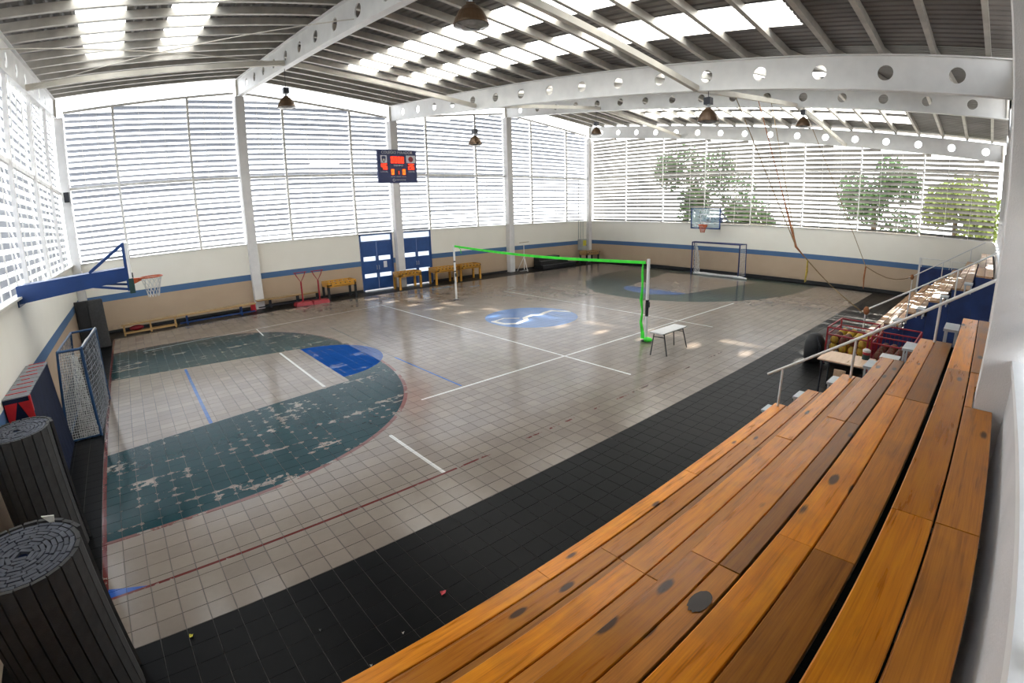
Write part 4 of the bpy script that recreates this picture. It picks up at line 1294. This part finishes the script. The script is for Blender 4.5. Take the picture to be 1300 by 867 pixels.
bl2 = bleacher('bleacher', 17.0, 26.9, [17.0, 19.5, 22.0, 24.5, 26.9], 'wood_far', 'far bleacher of pale planks with navy sides beyond the ball cages', False)
# worn dark stain on the fourth row
put('stain', MB().add([(4.26 + .10 * cos(q * pi / 12) * (1 + .1 * sin(3 * q)), -2.575 + .055 * sin(q * pi / 12), 1.5245) for q in range(24)], [tuple(range(24))]), 'stain', bl1, label='dark round stain on a lower plank')

def handrail(x, zoff, name_label, posts, ylo, yhi, zlo, zhi, par_r=.022):
    r = root('handrail', (x, -2, 0), name_label, 'handrail', 'white handrails of the bleacher stairs')
    put('rail', MB().cyl((x, ylo, zlo), (x, yhi, zhi), par_r, 12), 'white', r)
    for y, zb in posts:
        t_ = (y - ylo) / (yhi - ylo); zt = zlo + (zhi - zlo) * t_
        put('post', MB().cyl((x, y, zb), (x, y, zt - .01), par_r * .9, 10), 'white', r)
    return r
handrail(10.22, 0, 'white handrail at the end of the near bleacher', [(-.86, .385), (-1.93, 1.145), (-3.0, 1.905)], -.62, -3.66, .90, 2.86)
h2 = handrail(16.9, 0, 'white handrail at the nearer end of the far bleacher', [(-.78, .0), (-1.83, .85), (-2.9, 1.70)], -.63, -3.72, .95, 2.86)
h3 = handrail(26.95, 0, 'thin white handrail at the remote end of the far bleacher', [(-.72, 0), (-1.87, 1.0), (-2.9, 1.7)], -.55, -3.4, .93, 2.73)
put('rope_binding', MB().ball((16.9, -.80, 1.03), .09, 10, (.8, .9, 1.3)), 'rope', h2, label='brown rope knotted round the rail')
put('rope_binding', MB().ball((26.95, -.70, 1.0), .09, 10, (.8, .9, 1.3)), 'rope', h3, label='brown rope knotted round the rail')

# half steps beside the rows
def half_step(x0, x1, y0, z, label, grp, short=False):
    r = root('step_stool', ((x0 + x1) / 2, y0 - .1, 0), label, 'step', grp)
    y1 = y0 - .20
    put('tread', MB().box(x0, x1, y1, y0, z - .035, z), 'stoolgrey', r)
    for x in (x0 + .04, x1 - .04):
        for y in (y0 - .03, y1 + .03):
            put('leg', MB().box(x - .014, x + .014, y - .014, y + .014, max(0, z - .24) if short else 0, z - .035), 'stoolgrey', r)
pl = ['lowest', 'second lowest', 'third lowest', 'third highest', 'second highest', 'highest']
for k in range(6):
    half_step(10.356, 10.68 + .04 * k, YA - RUN * k + .235, RISE * k + .19, '%s grey half step beside the near bleacher rows' % pl[k], 'half steps of the near bleacher')
for k in range(6):
    half_step(16.55, 16.985, YA - RUN * k + .235, RISE * k + .19, '%s grey half step beside the far bleacher rows' % pl[k], 'half steps of the far bleacher', True)

# navy partition and gate at the far end
g = root('partition_gate', (27.6, -2.3, 0), 'navy panel with a thin grey gate frame at the end of the far bleacher', 'partition')
put('panel', MB().box(27.55, 27.6, -3.75, -.86, 0, 1.42), 'navy', g)
put('gate_frame', MB().tube([(27.58, -.95, 1.42), (27.58, -.95, 1.80), (27.58, -2.1, 1.80), (27.58, -2.1, 1.42)], .018, 6).tube([(27.58, -2.2, 1.42), (27.58, -2.2, 1.78), (27.58, -3.2, 1.78), (27.58, -3.2, 1.42)], .018, 6), 'mullion', g)
put('gate_post', MB().box(27.52, 27.58, -.92, -.84, 0, 1.82), 'white', g)

# ------------------------------------------------------------------ aisle: cages, balls, table, bag
def cage(x0, x1, y0, y1, h, label, half=False):
    r = root('ball_cage', ((x0 + x1) / 2, (y0 + y1) / 2, 0), label, 'ball cage', 'red ball cages in the aisle')
    for x in (x0, x1):
        for y in (y0, y1):
            put('corner_post', MB().box(x - .018, x + .018, y - .018, y + .018, 0.03, h), 'redmetal', r)
            put('caster', MB().ball((x, y, .035), .035, 8), 'black', r)
    for z in (.12, h * .82, h):
        mb = MB()
        for a, c in (((x0, y0, z), (x1, y0, z)), ((x1, y0, z), (x1, y1, z)), ((x1, y1, z), (x0, y1, z)), ((x0, y1, z), (x0, y0, z))): mb.bar(a, c, .03, .03)
        put('rail', mb, 'redmetal', r)
    mb = MB()
    nx = 9
    for k in range(1, nx):
        x = x0 + (x1 - x0) * k / nx
        for y in (y0, y1): mb.tube([(x, y, .12), (x, y, h * .82)], .005, 3, cap=False)
        y = y0 + (y1 - y0) * k / nx
        for xx in (x0, x1): mb.tube([(xx, y, .12), (xx, y, h * .82)], .005, 3, cap=False)
    put('wire_mesh', mb, 'redmetal', r, kind='stuff')
    put('bottom', MB().box(x0, x1, y0, y1, .10, .125), 'redmetal', r)
cage(14.55, 15.85, -1.36, -.42, .92, 'red ball cage full of yellow balls, nearer the court')
cage(14.5, 15.85, -2.35, -1.45, .90, 'red ball cage with dark contents, nearer the steps')
rb = random.Random(3)
ball_me = {m: MB().ball((0, 0, 0), .0985, 12).mesh('ball', m, smooth=True) for m in ('ballyel', 'ballwhite', 'ballbrown')}
cols = {'ballyel': 'yellow ball heaped in the red cage nearer the court', 'ballwhite': 'white ball heaped in the red cage nearer the court', 'ballbrown': 'brown ball heaped in the red cage nearer the court'}
LAY = ['bottom', 'middle', 'top']
ORD = ['first', 'second', 'third', 'fourth', 'fifth']
def balls(x0, x1, y0, y1, zs, pick, place):
    for li, z in enumerate(zs):
        nx = 5; ny = 4
        for i in range(nx):
            for j in range(ny):
                x = x0 + .12 + (x1 - x0 - .24) * i / (nx - 1) + rb.uniform(-.015, .015) + (.03 if li % 2 else -.03)
                y = y0 + .135 + (y1 - y0 - .27) * j / (ny - 1) + rb.uniform(-.01, .01)
                m = pick()
                o = bpy.data.objects.new('ball', ball_me[m]); COL.objects.link(o)
                o.location = (min(max(x, x0 + .125), x1 - .125), y, z + rb.uniform(-.01, .01))
                tag(o, {'ballyel': 'yellow', 'ballwhite': 'white', 'ballbrown': 'brown'}[m] + ' ball in the cage ' + place + ', %s layer, %s from wall, %s from table' % (LAY[li] if len(zs) > 2 else ('lower', 'upper')[li], ORD[j], ORD[i]), 'ball', 'balls in the cage ' + place)
balls(14.56, 15.84, -1.35, -.43, (.235, .43, .62), lambda: rb.choices(['ballyel', 'ballwhite', 'ballbrown'], [7, 1, 2])[0], 'nearer the court')
balls(14.51, 15.84, -2.34, -1.46, (.235, .42), lambda: 'ballbrown', 'nearer the steps')
b = root('ball_bag', (15.2, -2.62, 0), 'navy bag with pale lettering lying behind the red cages', 'bag')
put('body', MB().tube([(14.75, -2.62, .22), (14.85, -2.62, .24), (15.3, -2.62, .25), (15.5, -2.62, .22)], [.12, .20, .22, .12], 12), 'navy', b)
# dark bag
b = root('black_bag', (14.62, -.10, 0), 'bulging black bag standing on the floor before the ball cage', 'bag')
put('body', MB().lathe([(.16, 0), (.235, .10), (.25, .3), (.235, .52), (.15, .68), (.04, .72)], (14.63, -.14, 0), 18), 'black', b, smooth=True)
put('strap', MB().tube([(14.5, -.2, .66), (14.42, -.32, .45), (14.45, -.30, .2)], .02, 5), 'darkmetal', b)
# wood topped table
t = root('side_table', (12.72, -1.3, 0), 'pale wood topped table with dark legs beyond the near handrail', 'table')
put('top', MB().box(12.33, 13.1, -1.82, -.84, .725, .75), 'table_wood', t)
for x in (12.42, 13.02):
    for y in (-1.74, -.92):
        put('leg', MB().cyl((x, y, .725), (x, y, 0), .018, 8), 'darkmetal', t)
put('frame', MB().box(12.38, 13.06, -1.78, -.88, .69, .725), 'darkmetal', t)
j = root('paint_tin', (12.95, -1.64, .75), 'small tin with green base and white lid on the wood topped table', 'tin')
put('body', MB().lathe([(.075, 0), (.075, .10)], (12.95, -1.64, .75), 16), 'pad', j)
put('band', MB().lathe([(.0755, .10), (.0755, .15)], (12.95, -1.64, .75), 16), 'redmetal', j)
put('lid', MB().lathe([(.078, .15), (.08, .19), (.05, .21)], (12.95, -1.64, .75), 16), 'ballwhite', j)
s_ = root('plastic_stool', (13.6, -2.1, 0), 'white plastic stool between the table and the ball cages', 'stool')
put('seat', MB().box(13.42, 13.8, -2.2, -1.82, .70, .735), 'tabletop', s_)
for x in (13.46, 13.76):
    for y in (-2.16, -1.86): put('leg', MB().hexa([(x - .03, y - .03, 0), (x + .03, y - .03, 0), (x + .03, y + .03, 0), (x - .03, y + .03, 0)], [(x - .02, y - .02, .70), (x + .02, y - .02, .70), (x + .02, y + .02, .70), (x - .02, y + .02, .70)]), 'tabletop', s_)
s_ = root('folded_chair', (12.15, -1.32, 0), 'pinkish chair pushed under the wood topped table', 'chair')
put('backrest', MB().box(12.12, 12.15, -1.46, -1.24, .42, .66), 'table_wood', s_)
put('seat', MB().box(12.15, 12.5, -1.48, -1.22, .38, .41), 'table_wood', s_)
for x in (12.16, 12.48):
    for y in (-1.46, -1.24): put('leg', MB().cyl((x, y, 0), (x, y, .39), .012, 6), 'darkmetal', s_)

# ------------------------------------------------------------------ ropes
def rope(pts, r, m, label, extra=None):
    o = root('climbing_rope', pts[0], label, 'rope', 'ropes hung from the roof struts')
    put('cord', MB().tube(pts, r, 7), m, o)
    return o
def strut_pt(x):
    i = 2 if x < XS[3] else 3
    t_ = (x - XS[i]) / (XS[i + 1] - XS[i]); z = [(zhole(q, 2.85) - .30) for q in (i, i + 1)]
    return (x, 2.85, z[0] * (1 - t_) + z[1] * t_ - .07)
end = Vector((16.9, -.70, .97))
def sagline(a, b_, n=9, sag=.25):
    a, b_ = Vector(a), Vector(b_)
    return [a.lerp(b_, k / n) - Vector((0, 0, sag * sin(pi * k / n))) for k in range(n + 1)]
A1, A2, A3 = strut_pt(15.9), strut_pt(17.5), strut_pt(18.55)
knot = Vector((15.65, .90, 2.65))
pA = sagline(A1, knot, 8, .1) + sagline(knot, end, 6, .12)[1:]
r1 = rope(pA, .013, 'ropethin', 'rope pulled from the strut hook nearest the long beam to the rail')
pB = sagline(A2, knot, 8, .1)
r2 = rope(pB, .013, 'rope', 'middle of the three ropes meeting in one braided strand')
pC = sagline(A3, knot, 8, .1)
r3 = rope(pC, .011, 'ropethin', 'rope from the outermost strut hook, remotest of the three')
mid = Vector(A2).lerp(knot, .72)
put('braid', MB().tube([Vector(A2).lerp(knot, .62) - Vector((0, 0, .09)), Vector(A2).lerp(knot, .8) - Vector((0, 0, .06)), knot, knot.lerp(end, .12) - Vector((0, 0, .05))], [.012, .026, .03, .012], 8), 'rope', r2)
kt = knot.lerp(end, .10)
kt = knot.lerp(end, .17)
put('hanging_tail', MB().tube([kt + Vector((0, 0, -.06)), kt + Vector((.02, 0, -.35)), kt + Vector((0, .02, -.6)), kt + Vector((0, 0, -.62))], [.018, .032, .02, .045], 7), 'ropeyel', r2, label='yellow knotted rope tail')
A4 = strut_pt(22.2)
k4 = Vector((21.0, .15, 1.80))
r4 = rope(sagline(A4, k4, 8, .1) + sagline(k4, (26.95, -.70, 1.0), 5, .25)[1:], .012, 'ropethin', 'single rope pulled down to the remote handrail')
put('hanging_tail', MB().tube([k4, k4 + Vector((0, .02, -.4)), k4 + Vector((.02, 0, -.75))], [.025, .03, .012], 7), 'rope', r4, label='brown rope tail')
for kx, lab in ((16.0, 'a'), (17.5, 'b'), (18.4, 'c')):
    pass

# ------------------------------------------------------------------ litter
def scrap(x, y, z, s, m, label):
    rr = random.Random(int(x * 100))
    return put('scrap', MB().add([(x + s * cos(a) * rr.uniform(.6, 1.2), y + s * sin(a) * rr.uniform(.6, 1.2), z + (.012 if i % 2 else .03)) for i, a in enumerate((0, 1.2, 2.5, 3.7, 5))] + [(x, y, z)], [(0, 1, 2, 3, 4), (0, 5, 1), (1, 5, 2), (2, 5, 3), (3, 5, 4), (4, 5, 0)]), m, None, label=label, cat='litter')
scrap(1.83, .83, 0, .03, 'yellow', 'tiny yellow paper scrap on the black floor strip')
scrap(4.07, -.10, 0, .035, 'red', 'tiny red paper scrap on the black floor strip')
sc_ = root('foam_scrap', (1.08, .98, 1.49), 'pale torn foam scrap sticking up at the rim of the larger roll', 'litter')
put('flap', MB().hexa([(1.09, .93, 1.49), (1.12, .93, 1.49), (1.12, .945, 1.49), (1.09, .945, 1.49)], [(1.03, .95, 1.56), (1.13, .94, 1.545), (1.13, .955, 1.545), (1.03, .965, 1.56)]), 'ballwhite', sc_)
put('leaning_mat_or_shade', MB().hexa([(.06, 3.66, 0), (.12, 3.66, 0), (.12, 4.75, 0), (.06, 4.75, 0)], [(.01, 3.66, 1.25), (.06, 3.66, 1.25), (.06, 4.75, 1.25), (.01, 4.75, 1.25)]), 'black', None, label='flat black sheet for the shadow on the wall behind the slimmer roll', cat='gym mat')  # black sheet standing in for the shadow behind the rolls
for i, (x, y) in enumerate(((2.9, .2), (3.5, -.3), (2.3, -.2), (3.1, -.45))):
    scrap(x, y, 0, .012, 'ballwhite', ['tiny white crumb on the black strip beside the yellow scrap', 'tiny white crumb on the black strip close to the bottom row', 'tiny white crumb on the black strip closest to the mat rolls', 'tiny white crumb on the black strip beside the bleacher edge'][i])['group'] = 'white crumbs on the black floor strip'

# ------------------------------------------------------------------ outside
put('ground', MB().box(-60, 120, -60, 90, -.35, -.14), 'ground', None, label='pale concrete ground outside the louvres', cat='ground', kind='structure')
def tree(x, y, h, cr, seed, leaf, label, n=1500, zc=None):
    rr = random.Random(seed)
    r = root('tree', (x, y, -.14), label, 'tree', 'trees outside the far end louvres')
    put('trunk', MB().tube([(x, y, -.14), (x + .1, y, h * .4), (x - .1, y + .1, h * .7)], [.22, .17, .08], 8), 'bark', r)
    mb = MB(); blobs = []
    for k in range(9):
        blobs.append((x + rr.uniform(-1, 1) * cr * .7, y + rr.uniform(-1, 1) * cr * .8, h * .62 + rr.uniform(-1, 1) * h * .24, cr * rr.uniform(.35, .6)))
    for k in range(n):
        bx, by, bz, br = rr.choice(blobs)
        d = Vector((rr.gauss(0, 1), rr.gauss(0, 1), rr.gauss(0, 1))).normalized() * br * rr.uniform(.5, 1.05)
        c = Vector((bx, by, bz)) + d
        s2 = rr.uniform(.10, .2)
        u = Vector((rr.gauss(0, 1), rr.gauss(0, 1), rr.gauss(0, 1))).normalized(); v = u.orthogonal().normalized()
        mb.add([c - u * s2, c + v * s2 * .6, c + u * s2, c - v * s2 * .6], [(0, 1, 2, 3)])
    put('foliage', mb, leaf, r, kind='stuff')
tree(36, 14.8, 8.0, 2.9, 1, 'leaf', 'dark green tree outside behind the far hoop', 5200)
tree(35, 10.3, 4.8, 1.6, 2, 'leaf', 'small dark tree outside just beside the far hoop', 2200)
tree(38, 3.2, 7.0, 2.2, 3, 'leaf', 'green tree outside behind the second rope', 3600)
tree(34.5, -1.8, 6.0, 2.0, 4, 'leafy', 'yellow green tree outside at the bleacher end', 4200)
tree(37, -7.5, 6.6, 2.6, 5, 'leafy', 'broad yellow green tree outside past the bleacher end', 4000)
